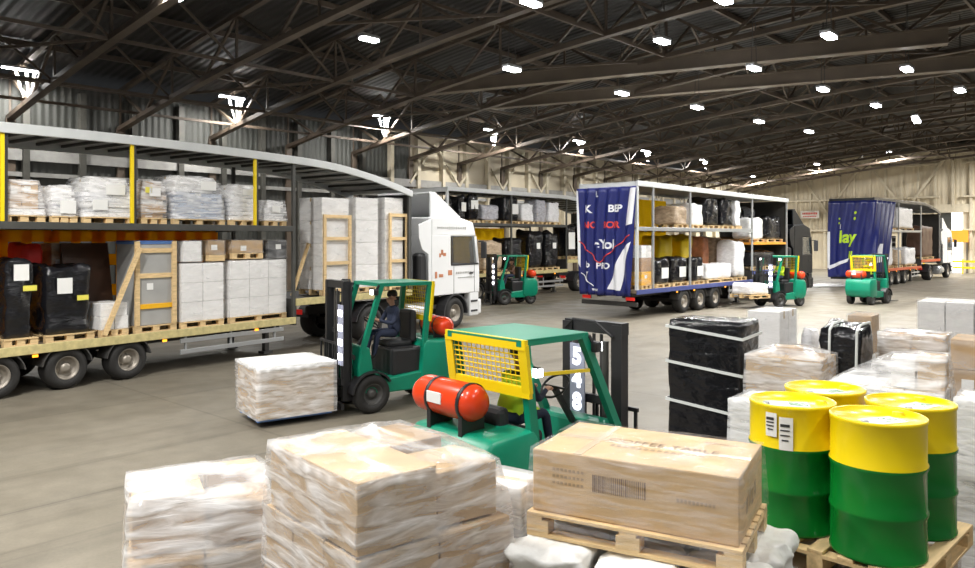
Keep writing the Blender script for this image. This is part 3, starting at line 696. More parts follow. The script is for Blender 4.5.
# ------------------------------------------------------------------ drivers
def person(label, loc, rz, jacket='navy', trousers='navy', vest=False, cap=None, lean=0.0, sc=1.0, zlegs=0.0):
    V, E, Rd = [], [], []
    def add(p, r, par=None):
        V.append(Vector(p)); Rd.append(r)
        if par is not None: E.append((par, len(V) - 1))
        return len(V) - 1
    ln = lean
    pel = add((0, 0, .1), .14); sp = add((.02 + ln * .3, 0, .3), .135, pel); ch = add((.03 + ln * .7, 0, .47), .15, sp); nb = add((.04 + ln, 0, .585), .06, ch); nk = add((.06 + ln, 0, .64), .05, nb)
    jw = add((.09 + ln, 0, .70), .072, nk); hd = add((.075 + ln, 0, .79), .092, jw); add((.06 + ln, 0, .865), .07, hd); add((.19 + ln, 0, .745), .014, jw)
    for s in (-1, 1):
        add((.07 + ln, s * .095, .76), .018, hd)
        h = add((.04, s * .1, .09), .095, pel); k = add((.44, s * .15, .11), .066, h); a = add((.52, s * .15, -.30), .045, k); add((.66, s * .15, -.345), .04, a)
        sh = add((.03 + ln * .8, s * .18, .53), .066, ch); el = add((.17 + ln * .6, s * .25, .29), .047, sh); wr = add((.40 + ln * .4, s * .15, .35), .031, el); pm = add((.46 + ln * .4, s * .13, .37), .034, wr)
        for j in range(4):
            f0 = add((.50 + ln * .4, s * (.10 + .018 * j), .385), .0095, pm); f1 = add((.525 + ln * .4, s * (.10 + .018 * j), .365), .0085, f0); add((.505 + ln * .4 - .004 * j, s * (.10 + .018 * j), .345), .0075, f1)
        th = add((.47 + ln * .4, s * .085, .385), .0105, pm); add((.50 + ln * .4, s * .08, .372), .009, th)
    me = bpy.data.meshes.new('person'); me.from_pydata(V, E, []); o = bpy.data.objects.new('person', me); C.objects.link(o)
    m = o.modifiers.new('skin', 'SKIN'); o.modifiers.new('sub', 'SUBSURF').levels = 1; m.use_smooth_shade = True
    for i, d in enumerate(me.skin_vertices[0].data): d.radius = (Rd[i], Rd[i]); d.use_root = (i == 0)
    dg = bpy.context.evaluated_depsgraph_get(); me2 = bpy.data.meshes.new_from_object(o.evaluated_get(dg)); bpy.data.objects.remove(o); bpy.data.meshes.remove(me)
    me2.name = 'person'; me2.materials.clear()
    for k in (jacket, trousers, 'skin', 'boot'): me2.materials.append(MATS[k])
    for p in me2.polygons:
        c = p.center; p.use_smooth = True
        p.material_index = 2 if c.z > .61 or (c.x > .415 + ln * .4 and c.z > .29) else 3 if c.z < -.27 else 1 if c.z < .17 and not (abs(c.y) > .19 and c.x > .1 and c.z > .2) else 0
    o = tag(link('person', me2, None, loc, rz), label, 'person'); o.scale = (sc,) * 3
    bm = new(); lathe(bm, [(.098, -.01), (.104, .03), (.09, .075), (.055, .105), (0, .115)], 16, Matrix.Translation((.055 + ln, 0, .795)))
    if cap: box(bm, (.16 + ln, 0, .8), (.1, .15, .012))
    part('cap' if cap else 'hair', bm, cap or 'hair', o)
    if vest:
        bm = new(); bm.from_mesh(me2)
        kill = [f for f in bm.faces if not (.16 < f.calc_center_median().z < .575 and abs(f.calc_center_median().y) < .175 and f.calc_center_median().x < .22 + ln)]
        bmesh.ops.delete(bm, geom=kill, context='FACES')
        for v in bm.verts: v.co += v.normal * 0.014
        for f in bm.faces: f.material_index = 0
        part('hi_vis_vest', bm, 'hivis', o)
    return o

# ------------------------------------------------------------------ forklifts
def forklift(origin, hd, label, dz=0.0, tank_z=1.32, roof=2.12, mast_h=2.15, digits=None, panel_back=True, forks_z=0.1, person_args=None, guard_low=1.5, panel_front=False, tilt_guard=-0.12, panel_top=.33, ct_add=0.0, roof_front=.48, seat_x=0.0, panel_y=.34, side_light=False):
    hd = Vector(hd).normalized(); rz = math.atan2(hd.y, hd.x)
    t = thing('forklift', label, 'forklift', (origin[0], origin[1], 0), rz, 'teal gas forklifts')
    ct = 1.12 + dz + ct_add
    bm = new()   # counterweight: rounded tail, sloped top
    prism(bm, [(-1.02, .42), (-1.08, .62), (-1.05, ct - .14), (-.95, ct), (-.42, ct + .02), (-.35, ct - .12), (-.3, .42), (-.45, .32), (-.9, .32)], -.54, .54, 0.06); part('counterweight', bm, 'teal', t, sm=40)
    bm = new(); prism(bm, [(-.42, .3), (-.42, .62), (.3, .55), (.5, .55), (.62, .78), (.85, .78), (.85, .36), (.7, .3)], -.5, .5, 0.03)
    prism(bm, [(.58, .72), (.64, 1.08 + dz), (.8, 1.12 + dz), (.86, .72)], -.5, .5, 0.03); part('chassis', bm, 'teal', t)
    bm = new(); box(bm, (-.12 + seat_x, 0, .78 + dz / 2), (.62, .86, .48 + dz), bev=0.05); part('engine_hood', bm, 'black_metal', t)
    st = 1.02 + dz
    bm = new(); box(bm, (-.08 + seat_x, 0, st + .04), (.46, .48, .13), bev=0.05); box(bm, (-.34 + seat_x, 0, st + .33 - (.12 if seat_x else 0)), (.13, .46, .56 - (.24 if seat_x else 0)), bev=0.05); part('seat', bm, 'seat_black', t)
    for s in (-1, 1):
        wheel(t, (.62, s * .47, .32), .32, .22, s, 'dark_steel'); wheel(t, (-.72, s * .44, .26), .26, .18, s, 'dark_steel')
        part('front_mudguard', arch_bm(.38, .24, .03, 5, 150), 'black_metal', t, (.62, s * .47, .32))
        bm = new(); bar(bm, (-.52 - tilt_guard, s * .47, ct - .1), (-.52, s * .47, roof), .07, .09); part('rear_pillar', bm, 'teal', t)
        bm = new(); bar(bm, (.78, s * .47, 1.0), (roof_front - .06, s * .47, roof), .07, .08); part('front_pillar', bm, 'teal', t)
        bm = new(); box(bm, (roof_front + .08, s * .5, roof - .12), (.1, .12, .1), bev=.02); bar(bm, (roof_front, s * .5, roof - .01), (roof_front + .06, s * .5, roof - .1), .03, .03); box(bm, (roof_front + .135, s * .5, roof - .12), (.012, .1, .08), mi=1); part('work_light', bm, ('black_metal', 'led'), t)
    bm = new()
    rc, rl = (roof_front - .58) / 2, roof_front + .58
    box(bm, (rc, 0, roof + .012), (rl, 1.0, .025), bev=.008)
    box(bm, (rc, .47, roof - .01), (rl, .06, .05)); box(bm, (rc, -.47, roof - .01), (rl, .06, .05)); box(bm, (roof_front - .03, 0, roof - .01), (.06, .98, .05)); part('overhead_guard', bm, 'teal', t)
    # yellow mesh guard across the back
    def gp(z): return -.56 - tilt_guard * (roof - z) / (roof - ct + .1)
    zt, zb = roof - .02, guard_low
    bm = new()
    for z in (zt, zb): bar(bm, (gp(z), -.54, z), (gp(z), .54, z), .04, .09)
    for y in (-.5, .5): bar(bm, (gp(zb), y, zb), (gp(zt), y, zt), .1, .04)
    gd = part('rear_guard', bm, 'yellow', t, label='yellow framed mesh guard')
    bm = new()
    for i in range(1, 9): z = zb + (zt - zb) * i / 9; tube(bm, (gp(z), -.5, z), (gp(z), .5, z), .007, 5)
    for i in range(1, 16): y = -.5 + i / 16; tube(bm, (gp(zb), y, zb), (gp(zt), y, zt), .005, 5)
    part('mesh', bm, 'yellow', gd)
    # gas bottle lying across the tail
    bm = new(); lathe(bm, [(0, -.43), (.07, -.425), (.13, -.39), (.16, -.33), (.165, -.28), (.165, .28), (.16, .33), (.13, .39), (.07, .425), (0, .43)], 22, Matrix.Translation((-.83, .16, tank_z)) @ Matrix.Rotation(R(90), 4, 'X'))
    tk = part('gas_bottle', bm, 'red_tank', t, label='red gas bottle')
    bm = new(); box(bm, (-.995, .18, tank_z + .02), (.012, .2, .1), bev=.004); part('bottle_label', bm, 'paper', tk)
    bm = new()
    for y in (-.14, .3):
        box(bm, (-.83, y, (ct + tank_z) / 2 - .06), (.26, .05, max(.05, tank_z - ct - .02))); lathe(bm, [(.168, -.02), (.172, -.02), (.172, .02), (.168, .02)], 20, Matrix.Translation((-.83, y, tank_z)) @ Matrix.Rotation(R(90), 4, 'X'))
    part('bottle_cradle', bm, 'black_metal', t)
    bm = new(); bar(bm, (.64, 0, 1.05 + dz), (.38, 0, 1.41 + dz), .05, .05); lathe(bm, [(.15, -.015), (.165, 0), (.15, .015), (.135, 0), (.15, -.015)], 18, Matrix.Translation((.38, 0, 1.44 + dz)) @ Matrix.Rotation(R(-40), 4, 'Y')); bar(bm, (.375, -.13, 1.43 + dz), (.375, .13, 1.43 + dz), .02, .02); part('steering_wheel', bm, 'black_metal', t)
    # mast
    mx = 1.0
    for s in (-1, 1):
        bm = new(); box(bm, (mx, s * .33, .12 + mast_h / 2), (.14, .07, mast_h - .2)); box(bm, (mx - .07, s * .33, .12 + mast_h / 2), (.02, .13, mast_h - .2)); part('mast_rail', bm, 'black_metal', t)
        bm = new(); tube(bm, (mx - .09, s * .2, .25), (mx - .09, s * .2, mast_h - .15), .035, 10); part('lift_cylinder', bm, 'dark_steel', t)
        bm = new(); bar(bm, (.6, s * .3, .7), (mx - .05, s * .3, 1.0), .06, .06); part('tilt_cylinder', bm, 'dark_steel', t)
    bm = new(); box(bm, (mx, 0, mast_h - .02), (.12, .76, .12)); part('mast_crosshead', bm, 'black_metal', t)
    bm = new(); box(bm, (mx - .04, 0, .3), (.06, .66, .14)); part('mast_crossbar', bm, 'black_metal', t)
    bm = new(); box(bm, (mx - .05, 0, mast_h * .62), (.05, .66, .08)); part('mast_crossbar', bm, 'black_metal', t)
    bm = new(); path(bm, [(mx - .1, -.3, mast_h - .1), (mx - .13, -.1, mast_h + .04), (mx - .13, .2, mast_h + .05), (mx - .1, .34, mast_h - .05)], .015, 6); part('hose', bm, 'black_metal', t)
    bm = new()
    for y in (-.05, .05): box(bm, (mx + .03, y, (forks_z + mast_h) / 2), (.02, .03, mast_h - forks_z - .2))
    part('lift_chain', bm, 'dark_steel', t)
    bm = new()
    for z in (forks_z + .05, forks_z + .45): box(bm, (1.11, 0, z), (.05, .9, .1))
    for k in range(6): box(bm, (1.12, -.42 + k * .168, forks_z + .75), (.025, .03, .6))
    box(bm, (1.12, 0, forks_z + 1.06), (.03, .9, .04)); part('load_backrest', bm, 'black_metal', t)
    for s in (-1, 1):
        bm = new(); box(bm, (1.7, s * .25, forks_z - .04), (1.12, .1, .035), bev=.008); box(bm, (1.16, s * .25, forks_z + .22), (.04, .1, .55), bev=.008); part('fork', bm, 'dark_steel', t)
    # number panel fixed to the mast rail, on the rear and on the front
    def panel(x, sgn, y):
        bm = new(); box(bm, (x, y, mast_h - panel_top - .49), (.015, .2, .98), bev=.004); pn = part('number_panel', bm, 'plate', t, label='lit number panel on the mast')
        for k, ch in enumerate(digits):
            if ch == '-':
                bm = new(); box(bm, (0, 0, 0), (.15, .1, .004))
            else:
                bm = text_bm(ch, .24, 0.012)
            Mx = Matrix.Translation((x + sgn * .011, y, mast_h - panel_top - .14 - k * .235)) @ (Matrix.Rotation(R(90 * sgn), 4, 'Z') @ Matrix.Rotation(R(90), 4, 'X'))
            bmesh.ops.transform(bm, matrix=Mx, verts=bm.verts); part('digit' if ch != '-' else 'light_bar', bm, 'digit' if ch != '-' else 'led', pn)
    if side_light:
        bm = new(); box(bm, (-.40, -.50, 1.73), (.07, .1, .09), bev=.015); box(bm, (-.44, -.51, 1.73), (.012, .085, .075), mi=1); box(bm, (-.40, -.555, 1.73), (.055, .012, .07), mi=1); part('side_lamp', bm, ('black_metal', 'led'), t, label='glaring white lamp on the guard')
        bm = new(); bar(bm, (-.36, -.47, 1.70), (.34, -.47, 1.66), .03, .03); part('grab_bar', bm, 'yellow', t)
    if digits and panel_back: panel(mx - .14, -1, panel_y)
    if digits and panel_front: panel(mx + .16, 1, .48)
    if person_args:
        p = Vector((-.08 + seat_x, 0)); ca, sa = math.cos(rz), math.sin(rz)
        lab = person_args.pop('label')
        person(lab, (origin[0] + ca * p.x - sa * p.y, origin[1] + sa * p.x + ca * p.y, st + .135), rz, **person_args)
    return t
forklift((-1.70, 13.36), (-.82, -.57), 'teal forklift carrying a white topped crate in front of the nearest trailer', digits='----', panel_front=True, panel_back=False, tank_z=1.34, forks_z=.1,
         person_args=dict(label='person in navy seated in the forklift that carries a white topped crate', sc=.92))
forklift((.385, 7.26), (.745, .667), 'large teal forklift with yellow rear guard, nearest, behind the wrapped cartons', dz=0, tank_z=1.47, digits='5483', roof=2.0, mast_h=2.0, guard_low=1.56, panel_top=.2, ct_add=.1, roof_front=.3, seat_x=-.17, panel_y=.13, side_light=True,
         person_args=dict(label='person in navy with a lime vest seated in the nearest forklift', vest=True, sc=.82, lean=.1))
forklift((1.05, 33.6), (-.88, -.47), 'teal forklift beside the white cab, in front of the dark loaded trailer', digits='----', panel_front=True, panel_back=False,
         person_args=dict(label='person in dark clothes seated in the forklift beside the white cab', sc=.92, jacket='panel_brown'))
forklift((12.45, 32.4), (-.86, -.51), 'teal forklift with a flat white load beside the black cab', digits='----', panel_front=True, panel_back=False, forks_z=.45,
         person_args=dict(label='person in a bright lime jacket driving the forklift beside the black cab', jacket='hivis', cap='hivis', sc=.92))
forklift((16.85, 33.6), (.78, .62), 'teal forklift seen from behind, in front of the lime lettered curtain', digits='----', panel_back=True,
         person_args=dict(label='person in red and lime driving the forklift seen from behind', jacket='red', vest=True, cap='hivis', sc=.92))
# ------------------------------------------------------------------ pallets, cartons and wrapped loads
def pallet_bm(w, d, h=0.14):
    bm = new()
    for k in range(5): box(bm, (0, -d / 2 + .05 + k * (d - .1) / 4, h - .011), (w, d * .13, .022))
    for y in (-d / 2 + .05, 0, d / 2 - .05): box(bm, (0, y, .011), (w, .1, .022))
    for x in (-w / 2 + .07, 0, w / 2 - .07):
        for y in (-d / 2 + .05, 0, d / 2 - .05): box(bm, (x, y, h / 2), (.14, .1, h - .044))
    return bm
def pallet_thing(label, loc, rz, w, d, m='wood'):
    """a pallet shown large: boards, blocks and bearers are its parts"""
    t = thing('pallet', label, 'pallet', loc, rz, 'wooden pallets'); h = .144
    for k in range(7):
        bm = new(); box(bm, (0, -d / 2 + .05 + k * (d - .1) / 6, h - .011), (w, .1, .022), bev=.004); part('deck_board', bm, m, t)
    for x in (-w / 2 + .05, 0, w / 2 - .05):
        bm = new(); box(bm, (x, 0, h - .033), (.1, d, .022)); part('stringer_board', bm, m, t)
    for y in (-d / 2 + .05, 0, d / 2 - .05):
        bm = new(); box(bm, (0, y, .011), (w, .1, .022), bev=.003); part('bottom_board', bm, m, t)
        for x in (-w / 2 + .07, 0, w / 2 - .07):
            bm = new(); box(bm, (x, y, .061), (.14, .1, .078)); part('block', bm, m, t)
    return t
PB = {}
def pallet_part(parent, w, d, m='wood_pale', loc=(0, 0, 0)):
    k = (round(w, 1), round(d, 1), m)
    if k not in PB: PB[k] = mesh_of('pallet', pallet_bm(k[0], k[1]), m)
    o = link('pallet', PB[k], parent, loc); o.scale = (w / k[0], d / k[1], 1); return o
def carton_bm(s, tape=True):
    bm = new(); box(bm, (0, 0, 0), s, bev=.006)
    if tape:
        box(bm, (0, 0, s[2] / 2 + .0005), (s[0] * .995, .055, .002), mi=1)
        for x in (-1, 1): box(bm, (x * (s[0] / 2 + .0005), 0, s[2] / 2 - .05), (.002, .055, .1), mi=1)
    return bm
def carton(parent, c, s, m='card', rz=0.0, doc=None):
    o = part('carton', carton_bm(s), (m, 'tape'), parent, c, rz)
    if doc:
        bm = new(); box(bm, (s[0] * doc[0], -s[1] / 2 - .002, s[2] * doc[1]), (min(.16, s[0] * .4), .003, min(.12, s[2] * .4))); part('paper_label', bm, 'paper', o)
    return o
def film_over(parent, pts, m, jit=.012, cuts=4, name='stretch_film'):
    bm = new()
    for p in pts: bm.verts.new(p)
    r = bmesh.ops.convex_hull(bm, input=bm.verts[:])
    bmesh.ops.delete(bm, geom=[v for v in bm.verts if not v.link_faces], context='VERTS')
    low = min(v.co.z for v in bm.verts)
    bmesh.ops.delete(bm, geom=[f for f in bm.faces if all(v.co.z < low + .02 for v in f.verts)], context='FACES')
    for k in range(cuts):
        L = [e for e in bm.edges if e.calc_length() > .14]
        if not L: break
        bmesh.ops.subdivide_edges(bm, edges=L, cuts=1); bmesh.ops.triangulate(bm, faces=bm.faces[:])
    bm.normal_update()
    for v in bm.verts: v.co += v.normal * (jit * .5 + jit * noise.noise(v.co * 6))
    for f in bm.faces: f.smooth = True
    o = part(name, bm, m, parent); return o
def corners(c, s, rz=0.0, g=.012):
    ca, sa = math.cos(rz), math.sin(rz); out = []
    for i in (-1, 1):
        for j in (-1, 1):
            for k in (-1, 1):
                x, y = i * (s[0] / 2 + g), j * (s[1] / 2 + g); out.append((c[0] + ca * x - sa * y, c[1] + sa * x + ca * y, c[2] + k * (s[2] / 2 + g)))
    return out
RN = random.Random(11)
def carton_load(label, loc, rz, w, d, tiers, film='film', pallet=True, docs=.3, cat='wrapped load', group=None, jit=.012, pm='wood_pale', extra=None):
    """tiers: (nx, ny, height, material or list, scale)"""
    t = thing('wrapped_load', label, cat, loc, rz, group); z = 0.0; P = []
    if pallet: pallet_part(t, w, d, pm); z = .142
    for nx, ny, h, ms, sc in tiers:
        cw, cd = w * sc / nx, d * sc / ny
        for i in range(nx):
            for j in range(ny):
                if 0 < i < nx - 1 and 0 < j < ny - 1: continue          # nothing of the middle shows
                hh = h * (1 - RN.random() * .0); s = (cw - .012, cd - .012, hh - .006)
                c = (-w * sc / 2 + cw * (i + .5), -d * sc / 2 + cd * (j + .5), z + hh / 2)
                m = ms if isinstance(ms, str) else RN.choice(ms)
                carton(t, c, s, m, RN.uniform(-.012, .012), (RN.uniform(-.2, .2), RN.uniform(-.15, .2)) if j == 0 and RN.random() < docs else None)
                P += corners(c, s)
        z += h
    if extra:
        for c, s, r, m in extra: carton(t, c, s, m, r); P += corners(c, s, r)
    if film: film_over(t, P, film, jit)
    return t
def lump_load(label, loc, rz, w, d, h, m, seed, pallet=True, docs=(), amp=.075, r=.12, cat='wrapped load', group=None, top=.2, name='wrapped_load', freq=2.6, n=9, straps=(), strap_mat='strap_white', pm='wood_pale', film=None):
    t = thing(name, label, cat, loc, rz, group); z = 0
    if pallet: pallet_part(t, w, d, pm); z = .142
    part('wrapping', lump_bm(w - .04, d - .04, h - z, seed, amp, r, n, freq, top), m, t, (0, 0, z))
    for x, zz, pw, ph, pmm in docs:
        bm = new(); box(bm, (x * w, -d / 2 - .005, z + zz * (h - z)), (pw, .012, ph)); part('paper_label', bm, pmm, t)
    for zz in straps:
        bm = new(); pts = [(-w / 2 - .012, -d / 2 - .012, zz + .04), (w / 2 + .012, -d / 2 - .012, zz - .04), (w / 2 + .012, d / 2 + .012, zz - .02), (-w / 2 - .012, d / 2 + .012, zz + .02), (-w / 2 - .012, -d / 2 - .012, zz + .04)]
        for a, b in zip(pts[:-1], pts[1:]): bar(bm, a, b, .012, .045)
        part('strap', bm, strap_mat, t)
    return t
def on(fr, px0, px1, py, z0, depth=1.04, y=-1.07, zone=None):
    """place on a deck: between two picture columns at the near edge y; returns (loc, rz, w, d, h)"""
    zone = zone or ('up' if z0 > 3.1 else 'low' if z0 < fr.zg - .1 else 'front')
    xa, xb = (fr.step + .15, 13.42) if zone == 'front' else (.2, fr.step - .12)
    zc = fr.zup - .35 if zone == 'low' else fr.shelf - .3 if zone == 'front' and fr.shelf and z0 < fr.shelf - .1 else 99
    x0, x1 = max(xa, fr.x_at(px0, y)), min(xb, fr.x_at(px1, y))
    if x1 - x0 < .5: x0, x1 = (max(xa, x1 - .5), x1) if x1 == xb else (x0, x0 + .5)
    h = min(fr.z_at(py, (x0 + x1) / 2, y), fr.top(x1) - .24, zc) - z0
    return fr.W((x0 + x1) / 2, y + depth / 2, z0), fr.rz, x1 - x0 - .06, depth, h
W_, Yp = 'paper', 'paper_yellow'
# ---- near trailer, upper deck
zu = 3.182
(l, r, w, d, h) = on(T1, 1, 47, 178, zu)
carton_load('brown carton with white sheet on top, at the rear of the near upper deck', l, r, w, d, [(1, 1, .12, 'card_white', 1.0), (2, 2, h - .3, 'card', .8)], 'film', docs=1)
for k, (a, b, py, m, lb, dc) in enumerate((
    (50, 79, 186, 'grey_wrap', 'low grey wrapped load beside the brown carton on the upper deck', ((.1, .3, .3, .25, W_),)),
    (82, 136, 178, 'white_wrap', 'broad white wrapped load between the first two yellow posts', ((.1, .7, .4, .2, W_), (-.2, .3, .3, .2, W_))),
    (140, 168, 181, 'tan_wrap', 'tan wrapped load just right of the second yellow post', ((0, .7, .25, .18, W_), (-.25, .75, .15, .12, Yp))),
    (172, 226, 177, 'blue_wrap', 'tall bluish wrapped load with white top, middle of the upper deck', ((.15, .8, .4, .2, W_),)),
    (229, 259, 185, 'white_wrap', 'white wrapped load left of the third yellow post', ((.1, .8, .3, .14, W_),)),
    (263, 289, 201, 'white_wrap', 'lowest white wrapped load at the front end of the upper deck', ((0, .6, .25, .14, W_),)))):
    (l, r, w, d, h) = on(T1, a, b, py, zu); g = h - .142; rr = random.Random(50 + k)
    mm = {'grey_wrap': ['grey_wrap', 'card_white'], 'white_wrap': ['card_white', 'white_wrap', 'white_wrap'], 'tan_wrap': ['card_white', 'card'], 'blue_wrap': ['blue_wrap', 'white_wrap', 'blue_wrap']}[m]
    n = 5; ts = [(1, 1, g * .62 / n, rr.choice(mm), rr.uniform(.86, 1.0)) for q in range(n)]
    t = carton_load(lb, l, r, w, d, ts, 'film', docs=.5, group='wrapped loads on the near trailer', jit=.03,
                    extra=[((rr.uniform(-.08, .1) * w, -.05, .142 + g * .81), (w * rr.uniform(.55, .75), d * .7, g * .36), rr.uniform(-.08, .08), 'card' if m == 'tan_wrap' else 'card_white')])
    for x, zz, pw, ph, pm in dc:
        bm = new(); box(bm, (x * w, -d / 2 - .035, .142 + zz * g), (pw, .004, ph)); part('paper_label', bm, pm, t)
# ---- near trailer, lower deck
zd = .905
for k, (a, b, py, lb, dc) in enumerate(((2, 40, 258, 'black wrapped load with white sheet label at the rear of the near trailer', ((.0, .82, .26, .3, W_), (.25, .62, .24, .1, Yp))), (44, 96, 263, 'wide lumpy black wrapped load, second from the rear of the near trailer', ((-.12, .68, .28, .3, W_), (.25, .5, .22, .1, Yp))))):
    (l, r, w, d, h) = on(T1, a, b, py, zd); lump_load(lb, l, r, w, d, h, 'black_wrap', 20 + k, docs=dc, group='black wrapped loads on the near trailer', top=.22, amp=.085, freq=2.8, n=13)
(l, r, w, d, h) = on(T1, 99, 130, 303, zd, .8); carton_load('short white wrapped carton stack left of the timber crate', l, r, w, d, [(2, 1, (h - .142) / 2, 'card_white', 1), (1, 1, (h - .142) / 2, 'card_white', .95)], 'film_light')
# tall crate of grey board in a pale timber frame
(l, r, w, d, h) = on(T1, 134, 178, 241, zd, .9)
t = thing('timber_crate', 'tall grey board crate in a pale timber frame with blue top', 'crate', l, r)
pallet_part(t, w, d)
bm = new(); box(bm, (0, 0, .15 + (h - .2) / 2), (w - .12, d - .1, h - .2)); part('board_panel', bm, 'crate_grey', t)
bm = new(); box(bm, (0, 0, h - .03), (w - .1, d - .06, .08), bev=.02); part('foam_lid', bm, 'blue_foam', t)
for s in (-1, 1):
    bm = new(); box(bm, (s * (w / 2 - .05), -d / 2 + .02, (h + .15) / 2), (.1, .05, h - .15)); part('upright', bm, 'wood_pale', t)
for z in (.55, h * .62, h - .2):
    bm = new(); box(bm, (0, -d / 2 + .035, z), (w - .15, .04, .1)); part('cross_rail', bm, 'wood_pale' if z > .6 else 'orange_yellow', t)
bm = new(); box(bm, (-.12, -d / 2 + .045, h * .5), (.14, .01, .14)); part('paper_label', bm, W_, t)
bm = new(); bar(bm, (0, 0, 0), (.75, 0, 1.75), .08, .08); single('timber_prop', bm, 'wood_pale', 'pale timber pole leaning against the grey crate', 'timber', T1.W(T1.x_at(104, -1.13), -1.145, .95), T1.rz)
bm = new(); box(bm, (0, 0, .95), (1.0, .05, 1.9), M=Matrix.Translation((0, 0, 0)) @ Matrix.Rotation(R(-10), 4, 'X') @ Matrix.Translation((0, 0, .96)))
single('table_top', bm, 'panel_brown', 'dark brown panel leaning behind the lumpy black load', 'panel', T1.W(T1.x_at(97, -.1), 0.1, .905), T1.rz)
# white carton walls and what stands on them
(l, r, w, d, h) = on(T1, 180, 225, 263, zd); wh1 = h
carton_load('white carton wall right of the timber crate', l, r, w, d, [(2, 2, (h - .142) / 3, 'card_white', 1)] * 3, 'film_light', docs=.5, group='white carton walls on the near trailer')
(l, r, w, d, h) = on(T1, 229, 291, 260, zd); wh2 = h
carton_load('longest white carton wall at the front of the near lower deck', l, r, w, d, [(3, 2, (h - .142) / 3, 'card_white', 1)] * 3, 'film_light', docs=.5, group='white carton walls on the near trailer')
def top_box(a, b, py, z0, m, lb, depth=.75, pal=False, tiers=1, film='film_light'):
    (l, r, w, d, h) = on(T1, a, b, py, z0, depth, zone='low')
    return carton_load(lb, l, r, w, d, [(1, 1, (h - (.142 if pal else 0)) / tiers, m, 1)] * tiers, film, pallet=pal, docs=1)
top_box(182, 203, 241, zd + wh1 + .035, 'card_white', 'white carton standing on the left white carton wall')
top_box(207, 225, 236, zd + wh1 + .035, 'card', 'brown carton on a pallet upon the left white wall', pal=True)
top_box(231, 264, 235, zd + wh2 + .035, 'card', 'pair sized brown carton on a pallet upon the long white wall', pal=True)
top_box(267, 289, 240, zd + wh2 + .035, 'cab_plastic', 'black box with paper label on the end of the long white wall')
# far row, seen over and between the near loads
def back(fr, a, b, py, z0, m, lb, seed, y=.1, depth=.95, kind='lump', pal=True, film='film_light', tiers=2):
    (l, r, w, d, h) = on(fr, a, b, py, z0, depth, y)
    if kind == 'lump': return lump_load(lb, l, r, w, d, h, m, seed, pallet=pal, amp=.04, top=.1)
    return carton_load(lb, l, r, w, d, [(2, 1, (h - .142) / tiers, m, 1)] * tiers, film, docs=.6)
back(T1, 22, 44, 229, zd, 'red', 'bright red covered load behind the black wrapped loads', 31)
back(T1, 50, 66, 243, zd, 'card', 'brown cartons with white label behind the lumpy black load', 32, y=.55, depth=.55, kind='c')
back(T1, 150, 176, 246, zd, 'card_dark', 'dark brown cartons behind the timber crate', 33, kind='c')
back(T1, 262, 292, 232, zd, 'card', 'tall brown carton stack behind the black box', 34, kind='c', tiers=3)
t1 = find('nearest on the left')
for i in range(7):           # yellow slatted gates closing the far side
    x = 1.9 + i * 1.03; bm = new()
    for dx in (-.46, 0, .46): box(bm, (x + dx, 1.19, 2.0), (.2, .03, 2.1))
    for z in (1.0, 1.7, 2.4, 2.95): box(bm, (x, 1.19, z), (1.0, .028, .26))
    part('side_gate', bm, 'curtain_yellow', t1, label='yellow slatted side gate')
# gooseneck bay: tall white cartons with timber ladder frames in front
for k, (a, b, lb) in enumerate(((321, 350, 'tall white carton left of three in the front bay of the near trailer'), (355, 379, 'tall white carton in the middle of the front bay, without a frame'), (384, 409, 'tall white carton at the very front of the near trailer'))):
    (l, r, w, d, h) = on(T1, a, b, 198, 1.385, .9, -1.08)
    t = thing('tall_carton', lb, 'carton', l, r, 'tall white cartons in the front bay'); pallet_part(t, w, d)
    for q in range(4): carton(t, (0, 0, .145 + (h - .145) * (q + .5) / 4), (w - .02, d - .02, (h - .145) / 4 - .006), 'card_white', 0, (.1, .1) if q in (1, 2) else None)
    film_over(t, corners((0, 0, .145 + (h - .145) / 2), (w - .02, d - .02, h - .15)), 'film_light', .006)
    if k != 1:
        t = thing('timber_ladder', 'pale timber ladder frame standing before the ' + ('left' if k == 0 else 'front most') + ' tall white carton', 'frame', T1.W(T1.x_at((a + b) / 2 + 2, -1.15), -1.15, 1.385), r, 'timber ladder frames')
        for s in (-1, 1):
            bm = new(); box(bm, (s * (w / 2 - .04), 0, (h - .45) / 2), (.09, .05, h - .45)); part('upright', bm, 'wood_pale', t)
        for z in (.12, .85, 1.5, h - .5):
            bm = new(); box(bm, (0, .005, z), (w - .16, .04, .09)); part('rung', bm, 'wood_pale', t)
bm = new(); bar(bm, (0, 0, 0), (.55, 0, 1.35), .07, .07); single('timber_pole', bm, 'wood_pale', 'pale pole leaning left of the tall white cartons', 'timber', T1.W(T1.x_at(292, -.75), -.75, 1.41), T1.rz)

# ---- second trailer
z2 = 3.585
for k, (a, b, py, m, lb, dc) in enumerate((
    (438, 452, 198, 'black_wrap', 'black wrapped load hidden partly by the white roof deflector', ()),
    (459, 467, 194, 'black_wrap', 'black wrapped load with grey sheen above the cab roof', ((.1, .5, .3, .4, W_),)),
    (469, 480, 192, 'black_wrap', 'narrow black load with a white label on the second trailer', ((0, .6, .5, .4, W_),)),
    (482, 501, 204, 'grey_wrap', 'low grey wrapped load amid the black ones of the second trailer', ()),
    (504, 520, 193, 'black_wrap', 'tall black load in the middle of the second trailer upper deck', ((.2, .5, .5, .5, W_),)),
    (522, 535, 203, 'white_wrap', 'white wrapped load near the front of the second trailer', ()),
    (537, 548, 194, 'grey_wrap', 'grey wrapped load beside the front post of the second trailer', ()),
    (549, 561, 202, 'white_wrap', 'white wrapped load at the front end of the second trailer upper deck', ()))):
    (l, r, w, d, h) = on(T2, a, b, py, z2); lump_load(lb, l, r, w, d, h, m, 40 + k, docs=dc, group='loads on the upper deck of the second trailer')
zd2 = 1.235
